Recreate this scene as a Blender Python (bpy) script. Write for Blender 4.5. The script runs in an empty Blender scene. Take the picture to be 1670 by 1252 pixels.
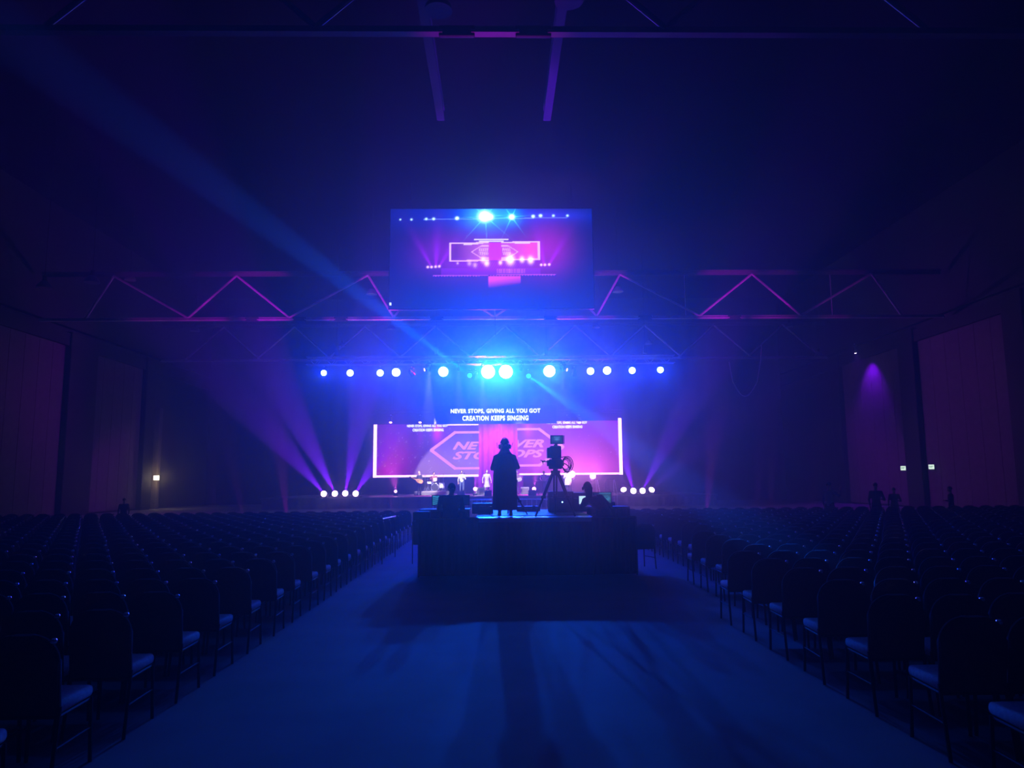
import bpy, bmesh, math, random
from mathutils import Vector, Matrix, Quaternion
random.seed(11)
SC = bpy.context.scene
COL = SC.collection
PI = math.pi
V = Vector

# ------------------------------------------------------------------ camera
FPX = 1206.0; EYE = V((0, 0, 1.8))
def _cam():
    r = math.radians(0.5); dx, dy = -23.0, -156.0
    ux = dx*math.cos(r)+dy*math.sin(r); uy = -dx*math.sin(r)+dy*math.cos(r)
    p = math.atan(-uy/FPX); yaw = math.atan(-ux*math.cos(p)/FPX)
    f = V((math.sin(yaw)*math.cos(p), math.cos(yaw)*math.cos(p), math.sin(p)))
    right = V((math.cos(yaw), -math.sin(yaw), 0)); up = right.cross(f)
    R = right*math.cos(r) - up*math.sin(r); U = right*math.sin(r) + up*math.cos(r)
    return R, U, f
CR, CU, CF = _cam()
def P(px, py, Y):
    """real place, at distance Y down the hall, of what is seen at a pixel of the photograph"""
    d = CF + CR*((px-835)/FPX) + CU*((626-py)/FPX)
    return EYE + d*(Y/d.y)
def proj(w):
    d = V(w)-EYE; z = d.dot(CF)
    if z <= 0.05: return None
    return 835+FPX*d.dot(CR)/z, 626-FPX*d.dot(CU)/z
cd = bpy.data.cameras.new('camera'); cam = bpy.data.objects.new('camera', cd); COL.objects.link(cam)
cd.sensor_fit = 'HORIZONTAL'; cd.sensor_width = 36.0; cd.lens = 36.0*FPX/1670.0
cd.clip_start = 0.05; cd.clip_end = 300
m3 = Matrix((CR, CU, -CF)).transposed()
cam.matrix_world = Matrix.Translation(EYE) @ m3.to_4x4()
SC.camera = cam

# ------------------------------------------------------------------ materials
def mat(name, rgb, rough=0.6, metal=0.0, spec=0.5, var=0.0, scale=8.0, bump=0.0, coat=0.0):
    m = bpy.data.materials.new(name); m.use_nodes = True
    nt = m.node_tree; b = nt.nodes['Principled BSDF']
    b.inputs['Base Color'].default_value = (*rgb, 1); b.inputs['Roughness'].default_value = rough
    b.inputs['Metallic'].default_value = metal; b.inputs['Specular IOR Level'].default_value = spec
    b.inputs['Coat Weight'].default_value = coat
    if var or bump:
        tc = nt.nodes.new('ShaderNodeTexCoord'); nz = nt.nodes.new('ShaderNodeTexNoise')
        nz.inputs['Scale'].default_value = scale; nz.inputs['Detail'].default_value = 4
        nt.links.new(tc.outputs['Object'], nz.inputs['Vector'])
        if var:
            cr = nt.nodes.new('ShaderNodeValToRGB')
            cr.color_ramp.elements[0].position = .3; cr.color_ramp.elements[1].position = .7
            cr.color_ramp.elements[0].color = (*[c*(1-var) for c in rgb], 1)
            cr.color_ramp.elements[1].color = (*[min(1, c*(1+var)) for c in rgb], 1)
            nt.links.new(nz.outputs['Fac'], cr.inputs['Fac']); nt.links.new(cr.outputs['Color'], b.inputs['Base Color'])
        if bump:
            bp = nt.nodes.new('ShaderNodeBump'); bp.inputs['Strength'].default_value = bump
            bp.inputs['Distance'].default_value = .01
            nt.links.new(nz.outputs['Fac'], bp.inputs['Height']); nt.links.new(bp.outputs['Normal'], b.inputs['Normal'])
    return m
def emat(name, rgb, s=1.0):
    m = bpy.data.materials.new(name); m.use_nodes = True; nt = m.node_tree; nt.nodes.clear()
    e = nt.nodes.new('ShaderNodeEmission'); o = nt.nodes.new('ShaderNodeOutputMaterial')
    e.inputs['Color'].default_value = (*rgb, 1); e.inputs['Strength'].default_value = s
    nt.links.new(e.outputs[0], o.inputs[0]); m.cycles.emission_sampling = 'NONE'
    return m
def vmat(name, s=1.0):
    m = emat(name, (1, 1, 1), s); nt = m.node_tree
    a = nt.nodes.new('ShaderNodeAttribute'); a.attribute_name = 'Col'
    nt.links.new(a.outputs['Color'], nt.nodes['Emission'].inputs['Color'])
    return m
M = dict(
    floor=mat('hall_carpet_grey', (.30, .30, .31), .75, spec=.25, var=.10, scale=1.2, bump=.15),
    wall=mat('hall_wall_dark', (.05, .05, .055), .8, var=.15, scale=1.0),
    wallpanel=mat('airwall_fabric_panel', (.22, .18, .20), .9, var=.12, scale=3.0),
    column=mat('column_dark_paint', (.03, .03, .035), .7),
    ceil=mat('ceiling_black_deck', (.004, .004, .005), 1.0, spec=0, var=.2, scale=.6),
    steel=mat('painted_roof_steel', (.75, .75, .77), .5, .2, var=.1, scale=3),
    drape=mat('black_drape', (.005, .005, .006), 1.0, spec=.0),
    drape2=mat('grey_stage_drape', (.13, .12, .13), .85, var=.15, scale=2),
    fabric=mat('chair_fabric_lit', (.80, .80, .82), .85, spec=.2, var=.12, scale=40, bump=.2),  # lightened for the light that falls on the seats
    fabricb=mat('chair_fabric_shaded', (.05, .05, .06), .85, spec=.15, var=.12, scale=40, bump=.2),  # same fabric darkened, since the backs face away from the light
    chrome=mat('chair_frame_metal', (.85, .85, .88), .24, 1.0),
    leg=mat('chair_leg_metal', (.03, .03, .033), .6, .0, spec=.15),
    reflector=mat('lamp_reflector_grey', (.30, .30, .32), .4, .3),
    steel_shaded=mat('roof_steel_shaded', (.16, .16, .17), .5, .2, var=.1, scale=3),  # same roof steel, darkened for members that stay in shade
    alu=mat('truss_aluminium', (.70, .70, .72), .35, .9),
    black=mat('black_plastic', (.015, .015, .017), .45, var=.2, scale=20),
    blackm=mat('black_metal', (.03, .03, .033), .4, .7),
    case=mat('road_case_laminate', (.025, .025, .028), .5, var=.2, scale=10),
    deck=mat('riser_deck_laminate', (.62, .64, .66), .32, spec=.6, var=.12, scale=3),
    stage=mat('stage_deck_paint', (.16, .15, .16), .4, var=.2, scale=2),
    fascia=mat('stage_skirt_fabric', (.22, .18, .22), .8, var=.15, scale=3),
    barr=mat('barrier_steel', (.75, .75, .77), .35, .7),
    cloth_dk=mat('dark_clothing', (.02, .02, .024), .85, var=.2, scale=20),
    cloth_wh=mat('white_clothing', (.80, .78, .76), .8, var=.05, scale=10),
    cloth_gr=mat('grey_clothing', (.30, .27, .30), .8, var=.1, scale=10),
    cloth_rd=mat('maroon_clothing', (.25, .06, .08), .8, var=.1, scale=10),
    jeans=mat('blue_denim', (.10, .14, .24), .8, var=.1, scale=20),
    skin=mat('skin', (.55, .34, .26), .5, var=.05, scale=10),
    hair=mat('dark_hair', (.02, .014, .01), .6),
    shoe=mat('dark_shoes', (.02, .02, .02), .5),
    wood=mat('guitar_wood', (.45, .20, .07), .35, var=.2, scale=6),
    drum=mat('drum_shell_white', (.70, .68, .70), .35, var=.05, scale=6),
    brass=mat('cymbal_brass', (.75, .55, .2), .3, 1.0),
    cable=mat('rubber_cable', (.05, .05, .055), .5),
    signbox=mat('sign_housing', (.3, .3, .3), .5),
    lensB=emat('lamp_lens_blue', (.55, .85, 1.0), 14),
    lensB2=emat('lamp_lens_cyan', (.04, .55, .9), 2.2),
    lensP=emat('lamp_lens_pink', (1.0, .62, 1.0), 9),
    lensM=emat('lamp_lens_magenta', (1.0, .35, .9), 9),
    lensW=emat('lamp_lens_warm', (1.0, .82, .45), 9),
    exitw=emat('exit_sign_face', (.75, .95, .80), 1.5),
    exitg=emat('exit_sign_letters', (.02, .25, .10), .6),
    ledw=emat('led_line_white_pink', (1.0, .58, .97), 2.6),
    ledp=emat('led_line_pink', (1.0, .30, .90), 1.35),
    ledl=emat('led_letter_pink', (1.0, .30, .90), 1.3),
    txt=emat('lyric_text_white', (.88, .92, 1.0), 2.4),
    mon=vmat('monitor_picture', 1.0),
    imag=vmat('hanging_screen_picture', 1.0),
    led=vmat('led_wall_picture', 1.0),
    dot=emat('status_light', (.3, .6, 1.0), 5),
    view=vmat('viewfinder_picture', 1.0),
)

# ------------------------------------------------------------------ mesh helpers
class MB:
    def __init__(s): s.bm = bmesh.new()
    def box(s, c, d, rot=None, bev=0.0, seg=2):
        b2 = bmesh.new(); bmesh.ops.create_cube(b2, size=1)
        bmesh.ops.scale(b2, vec=V(d), verts=b2.verts)
        if bev:
            bmesh.ops.bevel(b2, geom=b2.edges[:], offset=bev, segments=seg, affect='EDGES', profile=.5)
        if rot is not None: bmesh.ops.rotate(b2, cent=(0, 0, 0), matrix=rot, verts=b2.verts)
        bmesh.ops.translate(b2, vec=V(c), verts=b2.verts); s.merge(b2); return s
    def merge(s, b2):
        me = bpy.data.meshes.new('tmp'); b2.to_mesh(me); b2.free(); s.bm.from_mesh(me); bpy.data.meshes.remove(me)
    def cyl(s, a, b, r1, r2=None, n=12, caps=True):
        a, b = V(a), V(b); r2 = r1 if r2 is None else r2
        d = b-a; L = d.length
        if L < 1e-6: return s
        b2 = bmesh.new()
        bmesh.ops.create_cone(b2, cap_ends=caps, segments=n, radius1=r1, radius2=r2, depth=L)
        q = d.to_track_quat('Z', 'Y').to_matrix()
        bmesh.ops.rotate(b2, cent=(0, 0, 0), matrix=q, verts=b2.verts)
        bmesh.ops.translate(b2, vec=(a+b)/2, verts=b2.verts); s.merge(b2); return s
    def tube(s, pts, r, n=8, closed=False):
        pts = [V(p) for p in pts]; N = len(pts); rings = []
        up = None
        for i, p in enumerate(pts):
            a = pts[i-1] if (i > 0 or closed) else p
            b = pts[(i+1) % N] if (i < N-1 or closed) else p
            t = (b-a).normalized()
            if up is None:
                up = V((0, 0, 1)) if abs(t.z) < .9 else V((1, 0, 0))
            x = t.cross(up)
            if x.length < 1e-5: x = t.cross(V((0, 1, 0)))
            x.normalize(); up = x.cross(t).normalized()
            rings.append([s.bm.verts.new(p + (x*math.cos(2*PI*k/n) + up*math.sin(2*PI*k/n))*(r if not isinstance(r, (list, tuple)) else r[i])) for k in range(n)])
        for i in range(N-1 if not closed else N):
            A, B = rings[i], rings[(i+1) % N]
            for k in range(n): s.bm.faces.new((A[k], A[(k+1) % n], B[(k+1) % n], B[k]))
        if not closed:
            s.bm.faces.new(rings[0][::-1]); s.bm.faces.new(rings[-1])
        return s
    def ball(s, c, r, n=2):
        b2 = bmesh.new(); bmesh.ops.create_icosphere(b2, subdivisions=n, radius=1)
        bmesh.ops.scale(b2, vec=V(r) if isinstance(r, (tuple, list, Vector)) else V((r, r, r)), verts=b2.verts)
        bmesh.ops.translate(b2, vec=V(c), verts=b2.verts); s.merge(b2); return s
    def cap(s, a, b, r1, r2):
        s.cyl(a, b, r1, r2, n=14); s.ball(a, r1); s.ball(b, r2); return s
    def prism(s, pts, y0, y1):
        """outline in X,Z extruded along Y"""
        A = [s.bm.verts.new((x, y0, z)) for x, z in pts]; B = [s.bm.verts.new((x, y1, z)) for x, z in pts]
        n = len(pts)
        s.bm.faces.new(A); s.bm.faces.new(B[::-1])
        for k in range(n): s.bm.faces.new((A[k], B[k], B[(k+1) % n], A[(k+1) % n]))
        return s
    def loft(s, rings, n=18):
        R = []
        for c, a, b in rings:
            c = V(c); R.append([s.bm.verts.new(c + V((a*math.cos(2*PI*k/n), b*math.sin(2*PI*k/n), 0))) for k in range(n)])
        for A, B in zip(R, R[1:]):
            for k in range(n): s.bm.faces.new((A[k], A[(k+1) % n], B[(k+1) % n], B[k]))
        s.bm.faces.new(R[0][::-1]); s.bm.faces.new(R[-1]); return s
    def xf(s, mtx): bmesh.ops.transform(s.bm, matrix=mtx, verts=s.bm.verts); return s
    def build(s, name, m, parent=None, smooth=False, loc=None):
        bmesh.ops.recalc_face_normals(s.bm, faces=s.bm.faces)
        me = bpy.data.meshes.new(name); s.bm.to_mesh(me); s.bm.free()
        if smooth:
            me.shade_smooth()
            try: me.set_sharp_from_angle(angle=math.radians(42))
            except Exception: pass
        if m is not None: me.materials.append(m)
        o = bpy.data.objects.new(name, me); COL.objects.link(o)
        if parent is not None: o.parent = parent
        if loc is not None: o.location = loc
        return o
def thing(name, label, cat, loc=(0, 0, 0), rz=0, group=None):
    o = bpy.data.objects.new(name, None); COL.objects.link(o); o.empty_display_size = .1
    o.location = loc; o.rotation_euler = (0, 0, rz); o['label'] = label; o['category'] = cat
    if group: o['group'] = group
    return o
def tag(o, label=None, cat=None, group=None, kind=None):
    if label: o['label'] = label
    if cat: o['category'] = cat
    if group: o['group'] = group
    if kind: o['kind'] = kind
    return o
def struct(mb, name, m): return tag(mb.build(name, m), kind='structure')
def text_bm(s, width, height, shear=0.0, bold=.0, spacing=1.0):
    cu = bpy.data.curves.new('t', 'FONT'); cu.body = s; cu.offset = bold; cu.extrude = .02; cu.shear = shear
    cu.space_character = spacing; cu.resolution_u = 3
    o = bpy.data.objects.new('t', cu); COL.objects.link(o)
    dg = bpy.context.evaluated_depsgraph_get(); me = bpy.data.meshes.new_from_object(o.evaluated_get(dg))
    bpy.data.objects.remove(o); bpy.data.curves.remove(cu)
    xs = [v.co.x for v in me.vertices]; ys = [v.co.y for v in me.vertices]
    x0, x1, y0, y1 = min(xs), max(xs), min(ys), max(ys)
    bm = bmesh.new(); bm.from_mesh(me); bpy.data.meshes.remove(me)
    for v in bm.verts:
        x, y, z = v.co
        v.co = ((x-x0)/(x1-x0)*width, -(z)*.5, (y-y0)/(y1-y0)*height)
    return bm
def grid_picture(name, m, corner, ux, uz, w, h, nx, nz, fn, parent, y=0):
    """a flat screen face (nx by nz cells) with its picture as a colour attribute; fn(u,v) u right, v down in 0..1"""
    me = bpy.data.meshes.new(name)
    vs = [(corner[0]+ux*w*i/nx, corner[1], corner[2]+uz*h*j/nz) for j in range(nz+1) for i in range(nx+1)]
    fs = [(j*(nx+1)+i, j*(nx+1)+i+1, (j+1)*(nx+1)+i+1, (j+1)*(nx+1)+i) for j in range(nz) for i in range(nx)]
    me.from_pydata(vs, [], fs); me.materials.append(m)
    at = me.color_attributes.new('Col', 'FLOAT_COLOR', 'POINT'); buf = []
    for j in range(nz+1):
        for i in range(nx+1):
            c = fn(i/nx, 1-j/nz); buf += [c[0], c[1], c[2], 1]
    at.data.foreach_set('color', buf)
    o = bpy.data.objects.new(name, me); COL.objects.link(o); o.parent = parent
    return o
def gs(x, y, cx, cy, sx, sy=None):
    sy = sy or sx
    return math.exp(-((x-cx)/sx)**2-((y-cy)/sy)**2)

# ------------------------------------------------------------------ lights
def spot(parent, pos, target, rgb, power, deg, blend=.3, radius=.1):
    ld = bpy.data.lights.new('spot_beam', 'SPOT'); ld.color = rgb; ld.energy = power*KL.get(tuple(rgb), 1.0)
    ld.spot_size = math.radians(deg); ld.spot_blend = blend; ld.shadow_soft_size = radius
    o = bpy.data.objects.new('spot_beam', ld); COL.objects.link(o)
    o.rotation_mode = 'QUATERNION'
    o.location = pos; o.rotation_quaternion = (V(target)-V(pos)).to_track_quat('-Z', 'Y')
    if parent is not None:
        bpy.context.view_layer.update()
        o.parent = parent; o.matrix_parent_inverse = (Matrix.Translation(parent.location) @ parent.rotation_euler.to_matrix().to_4x4()).inverted()
    return o
KL = {}
BLUE = (.0, .028, 1.0); DEEP = (.004, .085, 1.0); ICE = (.30, .50, 1.0)
MAG = (1.0, .02, .72); PUR = (.18, .0, 1.0); PINK = (1.0, .10, .80)
WALLC = (.40, .0, 1.0); ROOFC = (.85, .0, 1.0); BEAMC = (.0, .10, 1.0); SEATWASH = (.0, .09, 1.0)
CYAN = (.02, .55, 1.0)
KEY = (1.0, .86, .90); GLOW = (1.0, .25, .8)
KL[GLOW] = .011
CURT = (.62, .02, 1.0); KL[CURT] = .27
KL.update({BLUE: .037, CYAN: .0055, BEAMC: 1.7, ICE: .30, MAG: .55, PUR: 2.9, PINK: .65, WALLC: .50, ROOFC: 2.0, SEATWASH: .14, KEY: 6.0})

# ================================================================== SETTING
HX, Y1, CZ = 24.0, 66.0, 17.0
struct(MB().box((0, 30, -.1), (2*HX+1, 76, .2)), 'floor', M['floor'])
struct(MB().box((0, 30, CZ+.1), (2*HX+1, 76, .2)), 'ceiling', M['ceil'])
struct(MB().box((0, Y1+.15, CZ/2), (2*HX+1, .3, CZ)), 'wall_back', M['wall'])
struct(MB().box((0, -7.85, CZ/2), (2*HX+1, .3, CZ)), 'wall_front', M['wall'])
PT = 9.4
def side_wall(sx, name, cols):
    struct(MB().box((sx*(HX+.25), 29, CZ/2), (.3, 74, CZ)), name, M['wall'])
    for i, (a, b) in enumerate(cols):
        mb = MB(); n = max(2, round((b-a)/1.25))
        for k in range(n):
            y0 = a+(b-a)*k/n; y1 = a+(b-a)*(k+1)/n
            mb.box((sx*(HX+.02), (y0+y1)/2, PT/2+.05), (.10, y1-y0-.02, PT-.1), bev=.008, seg=1)
        tag(mb.build('airwall_panel', M['wallpanel']), 'tall folding airwall panels %s of the %s side wall' % (['nearest', 'second', 'third', 'farthest'][i], name.split('_')[1]),
            'wall panel', 'airwall panel bays along the side walls')
cl = [(24.5, 32.5), (33.9, 41.0), (43.8, 50.0)]
side_wall(-1, 'wall_left', cl)
cr = [(24.5, 32.2), (33.6, 41.1), (42.7, 50.4)]
side_wall(1, 'wall_right', cr)
def trim(sx, ys, nm):
    mb = MB()
    for (a, b) in ys: mb.box((sx*(HX-.1), (a+b)/2, PT/2+.4), (.5, b-a, PT+.8), bev=.03, seg=1)
    struct(mb, nm, M['column'])
trim(-1, [(32.5, 33.9), (41.0, 43.8), (50.0, 51.4)], 'trim_1')
trim(1, [(32.2, 33.6), (41.1, 42.7), (50.4, 51.6)], 'trim_2')
struct(MB().box((-HX+.05, 36, PT+.35), (.35, 56, .7)).box((-HX-.0, 36, PT+1.05), (.4, 56, .05)), 'trim_3', M['column'])
struct(MB().box((HX-.05, 36, PT+.35), (.35, 56, .7)).box((HX, 36, PT+1.05), (.4, 56, .05)), 'trim_4', M['column'])

# roof trusses ------------------------------------------------------
def roof_truss(Y, zb, zt, xs_lo, xs_hi, label, X0, X1, gaps=(), grp='steel roof trusses', w=.22, sm='steel'):
    t = thing('roof_truss', label, 'truss', (0, Y, zb), 0, grp)
    # bottom chord in bolted lengths
    edges = [X0]
    for g in gaps: edges += [g-.28, g+.28]
    edges.append(X1)
    for a, b in zip(edges[::2], edges[1::2]):
        MB().box(((a+b)/2, 0, 0), (b-a, .18, .06)).box(((a+b)/2, 0, .07), (b-a, .03, .14)).build('bottom_chord', M[sm], t)
    for g in gaps:
        MB().box((g, 0, .03), (.7, .10, .22), bev=.02).build('splice_plate', M['column'], t)
    MB().box((0, 0, zt-zb), (X1-X0, w, .10)).box((0, 0, zt-zb-.12), (X1-X0, .04, .16)).build('top_chord', M['steel_shaded'], t)
    for lo, hi in xs_lo:
        MB().tube([(lo, 0, .12), (hi, 0, zt-zb-.15)], .06, 8).build('diagonal', M[sm], t, smooth=True)
    for x in xs_hi:
        MB().tube([(x, .12, .1), (x, .12, zt-zb-.1)], .02, 6).build('hanger_rod', M[sm], t, smooth=True)
    return t
def lx(px, py, Y): return P(px, py, Y).x
zb = (P(307, 523, 38).z+P(1304, 517, 38).z)/2; zt = (P(385, 446, 38).z+P(1226, 441, 38).z)/2
lo = [lx(v, 515, 38) for v in (-20, 140, 307, 472, 642, 806, 973, 1141, 1306, 1470, 1640)]
hi = [lx(v, 446, 38) for v in (60, 186, 386, 600, 700, 912, 1011, 1226, 1421, 1555)]
dg = []
for L, H in ((1, 1), (2, 1), (2, 2), (3, 2), (3, 3), (4, 3), (4, 4), (5, 4), (5, 5), (6, 5), (6, 6), (7, 6), (7, 7), (8, 7), (8, 8), (9, 8)):
    dg.append((lo[L], hi[H]))
roof_truss(38, zb, zt, dg, [lx(1357, 480, 38), lx(1118, 480, 38)], 'wide steel roof truss with pink-lit diagonals behind the hanging screen', -HX+.3, HX-.3,
           gaps=[lx(v, 520, 38) for v in (411, 488, 556, 712, 898, 1052, 1198)])
z2 = P(700, 587, 52).z; 
dg2 = [(x, x+2.6) if k % 2 == 0 else (x+5.2-0, x+2.6) for k, x in enumerate([v for q in range(-22, 20, 5) for v in (q, q)])]
roof_truss(52, z2, z2+2.6, dg2, [], 'farthest steel roof truss, a thin purple-lit line behind the stage lights', -HX+.3, HX-.3)
z3 = P(805, 54, 13.5).z
xl, xr = lx(515, 40, 13.5), lx(1085, 40, 13.5)
dg3 = [(xl, xl+2.6), (xl-5.2, xl-2.6), (xl, xl-2.6), (xr, xr-2.6), (xr, xr+2.6), (xr+5.2, xr+2.6)]
roof_truss(13.5, z3, z3+2.6, dg3, [], 'nearest steel roof truss crossing above the camera with bolted centre splice', -HX+.3, HX-.3, gaps=[-.75, .75], sm='steel_shaded')
for sx, w in ((-1, 'left'), (1, 'right')):
    x = sx*1.55
    mb = MB().box((0, 0, 0), (.22, 17, .06)).box((0, 0, .16), (.05, 17, .28)).box((0, 0, .32), (.22, 17, .06))
    tag(mb.build('roof_purlin', M['column'], loc=(x-.05, 12, 12.25)), 'long steel roof beam running towards the stage, %s of the centre line' % w, 'beam', 'lengthwise roof beams')
# round light housings under the roof
def houselight(px, py, Y, w):
    p = P(px, py, Y); p.x = min(p.x, HX-.9)
    t = thing('high_bay_light', 'unlit round high-bay lamp hanging ' + w, 'lamp', p, 0, 'switched-off high-bay lamps')
    MB().loft([((0, 0, 0), .30, .30), ((0, 0, .12), .27, .27), ((0, 0, .3), .12, .12)]).build('reflector', M['reflector'] if Y > 20 else M['column'], t, smooth=True)  # nearest reflectors coloured darker in place of shade
    MB().cyl((0, 0, .3), (0, 0, .52), .1, .08).build('ballast_housing', M['blackm'], t, smooth=True)
    MB().cyl((0, 0, .52), (0, 0, max(.7, CZ-p.z)), .012, n=6).build('suspension_rod', M['blackm'], t)
for a in ((928, 2, 14, 'near the top edge, right of centre'), (715, 18, 14.6, 'near the top edge, left of centre'),
          (72, 470, 30, 'at the far left of the roof truss'), (150, 461, 30, 'second from the left edge'),
          (212, 457, 40, 'by the left truss diagonal'), (318, 540, 48, 'below the left half of the truss'),
          (606, 480, 40, 'left of the hanging screen'), (1008, 476, 40, 'right of the hanging screen'),
          (638, 537, 52, 'below the truss, left of centre'), (972, 534, 52, 'below the truss, right of centre'),
          (1287, 533, 50, 'far right below the truss'), (557, 565, 56, 'low above the left stage lights'),
          (1058, 561, 56, 'low above the right stage lights'), (1371, 580, 52, 'over the right wall panels')):
    houselight(*a)
# cable swag, right of the stage truss
mb = MB(); pts = [P(1195+40*k/14, 622+24*math.sin(PI*k/14), 47) for k in range(15)]
pts = [P(1189, 590, 47)]+pts+[P(1241, 585, 47), P(1242, 560, 47)]
tag(mb.tube(pts, .035, 6).build('cable_loop', M['steel'], smooth=True), 'slack cable loop hanging right of the stage light truss', 'cable')

# ================================================================== CHAIRS
def round_outline(w, z0, z1, r, n=6):
    pts = [(-w/2, z0), (w/2, z0)]
    for k in range(n+1):
        a = PI/2*k/n; pts.append((w/2-r+r*math.cos(a), z1-r+r*math.sin(a)))
    for k in range(n+1):
        a = PI/2+PI/2*k/n; pts.append((-w/2+r+r*math.cos(a), z1-r+r*math.sin(a)))
    return pts
REC = Matrix.Rotation(math.radians(7), 4, 'X')
PIV = Matrix.Translation((0, -.20, .45)) @ REC @ Matrix.Translation((0, .20, -.45))
def back_mb():
    mb = MB().prism(round_outline(.440, .405, .897, .16), -.222, -.178)
    bmesh.ops.bevel(mb.bm, geom=[e for e in mb.bm.edges if abs(e.verts[0].co.y-e.verts[1].co.y) < 1e-4], offset=.014, segments=2, affect='EDGES')
    return mb.xf(PIV)
def seat_mb():
    mb = MB().box((0, .015, .445), (.43, .44, .075), bev=.03, seg=3)
    for v in mb.bm.verts:
        v.co.z += .012*(1-(v.co.x/.22)**2)*(1-(v.co.y/.24)**2)
        if v.co.y > .05: v.co.x *= 1-.10*(v.co.y-.05)/.18
    return mb
def glint_bead_mb(sx):
    return MB().ball((sx*.180, -.2, .858), (.021, .026, .019), 2).xf(PIV)  # beads added only to give the small glints on the backs
def rail_mb():
    mb = MB()
    for sx in (-1, 1): mb.tube([(sx*.205, -.20, .40), (sx*.19, .20, .40)], .011, 6)
    mb.tube([(-.2, -.2, .40), (.2, -.2, .40)], .011, 6); mb.tube([(-.19, .2, .40), (.19, .2, .40)], .011, 6)
    return mb
def leg_mb(sx, fr):
    if fr: return MB().tube([(sx*.195, .195, .41), (sx*.205, .21, 0)], .0125, 6)
    return MB().tube([(sx*.215, -.20, .46), (sx*.215, -.215, .3), (sx*.215, -.26, 0)], .0125, 6)
def stretch_mb():
    return [MB().tube([(sx*.212, -.225, .22), (sx*.20, .205, .22)], .008, 6) for sx in (-1, 1)]
G = {}
def make_chair():
    t = thing('banquet_chair', 'x', 'chair')
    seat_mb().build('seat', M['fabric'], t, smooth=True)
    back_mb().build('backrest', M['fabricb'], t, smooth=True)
    glint_bead_mb(1).build('glint_bead', M['chrome'], t, smooth=True)
    rail_mb().build('seat_frame', M['leg'], t, smooth=True)
    for sx in (-1, 1):
        for fr in (0, 1): leg_mb(sx, fr).build('leg', M['leg'], t, smooth=True)
    for q in stretch_mb(): q.build('stretcher', M['leg'], t, smooth=True)
    return t
proto = make_chair()
def joined():
    me = bpy.data.meshes.new('banquet_chair'); bm = bmesh.new(); ms = []
    for ch in proto.children:
        i0 = len(bm.faces); bm.from_mesh(ch.data); bm.faces.ensure_lookup_table()
        m = ch.data.materials[0]
        if m not in ms: ms.append(m)
        for f in bm.faces[i0:]: f.material_index = ms.index(m)
    bm.to_mesh(me); bm.free()
    for m in ms: me.materials.append(m)
    me.shade_smooth()
    try: me.set_sharp_from_angle(angle=math.radians(42))
    except Exception: pass
    return me
bpy.context.view_layer.update()
chair_me = joined()
spots = []
DX = .472
row = 0; y = 3.40
while y < 23.3:
    row += 1
    if y < 10.2: n0 = 2.86+.21
    elif y < 13.4: n0 = 2.86+.21+DX
    else: n0 = 2.86+.21+2*DX
    for k in range(30):
        spots.append((n0+k*DX, y, row, k+1, 'right'))
    y += .885
row = 0; y = 3.2
while y < 23.3:
    row += 1; n0 = -(2.66+.21)
    for k in range(30):
        spots.append((n0-k*DX, y, row, k+1, 'left'))
    y += .868
vis = []
for s in spots:
    q = proj((s[0], s[1], .85)); q2 = proj((s[0], s[1], .4))
    if q is None: continue
    e = 60*6/s[1]
    if -e < q[0] < 1670+e and (q[1] < 1252+40): vis.append(s)
# keep every aisle-end chair and the nearest others as objects of their own
vis.sort(key=lambda s: (s[1]*s[1]+s[0]*s[0])**.5 - (30 if s[3] == 1 else (3 if s[3] == 2 else 0)))
ind, rest = vis[:300], vis[300:]
ORD = 'zeroth first second third fourth fifth sixth seventh eighth ninth tenth eleventh twelfth thirteenth fourteenth fifteenth sixteenth seventeenth eighteenth nineteenth twentieth 21st 22nd 23rd 24th 25th 26th 27th 28th 29th 30th'.split()
rows_of = {}
for sd in ('left', 'right'):
    rr = sorted({s[2] for s in vis if s[4] == sd and proj((s[0], s[1], .5))[1] < 1245 and -20 < proj((s[0], s[1], .5))[0] < 1690})
    for i, r in enumerate(rr): rows_of[(sd, r)] = i+1
kids = list(proto.children)
first = True
for i, (x, y, r, k, sd) in enumerate(ind):
    rn = ORD[rows_of.get((sd, r), 0)] if (sd, r) in rows_of else 'nearest'
    if k == 1:
        lab = 'padded banquet chair with blue-lit seat at aisle end of %s row from camera, %s block' % (rn, sd)
    else:
        lab = 'dark padded banquet chair in %s row from camera, %s seat from aisle, %s block' % (rn, ORD[k], sd)
    jx, jy, jr = random.uniform(-.008, .008), random.uniform(-.02, .02), math.radians(random.uniform(-1.5, 1.5))
    near = i < 150
    if near:
        if first: c = proto; first = False
        else:
            c = proto.copy(); COL.objects.link(c)
            for ch in kids:
                d = ch.copy(); COL.objects.link(d); d.parent = c
    else:
        c = bpy.data.objects.new('banquet_chair', chair_me); COL.objects.link(c)
    c.location = (x+jx, y+jy, 0); c.rotation_euler = (0, 0, jr)
    c['label'] = lab; c['category'] = 'chair'; c['group'] = 'banquet chairs in the %s block' % sd
bm = bmesh.new()
for (x, y, r, k, sd) in rest:
    n0 = len(bm.verts); bm.from_mesh(chair_me); bm.verts.ensure_lookup_table()
    mt = Matrix.Translation((x+random.uniform(-.008, .008), y+random.uniform(-.02, .02), 0)) @ Matrix.Rotation(math.radians(random.uniform(-1.5, 1.5)), 4, 'Z')
    bmesh.ops.transform(bm, matrix=mt, verts=bm.verts[n0:])
me = bpy.data.meshes.new('distant_chairs'); bm.to_mesh(me); bm.free()
for m in chair_me.materials: me.materials.append(m)
o = bpy.data.objects.new('distant_chairs', me); COL.objects.link(o)
tag(o, 'mass of dark banquet chairs in the far rows of both blocks, small glints on their backs', 'chairs', kind='stuff')
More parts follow.
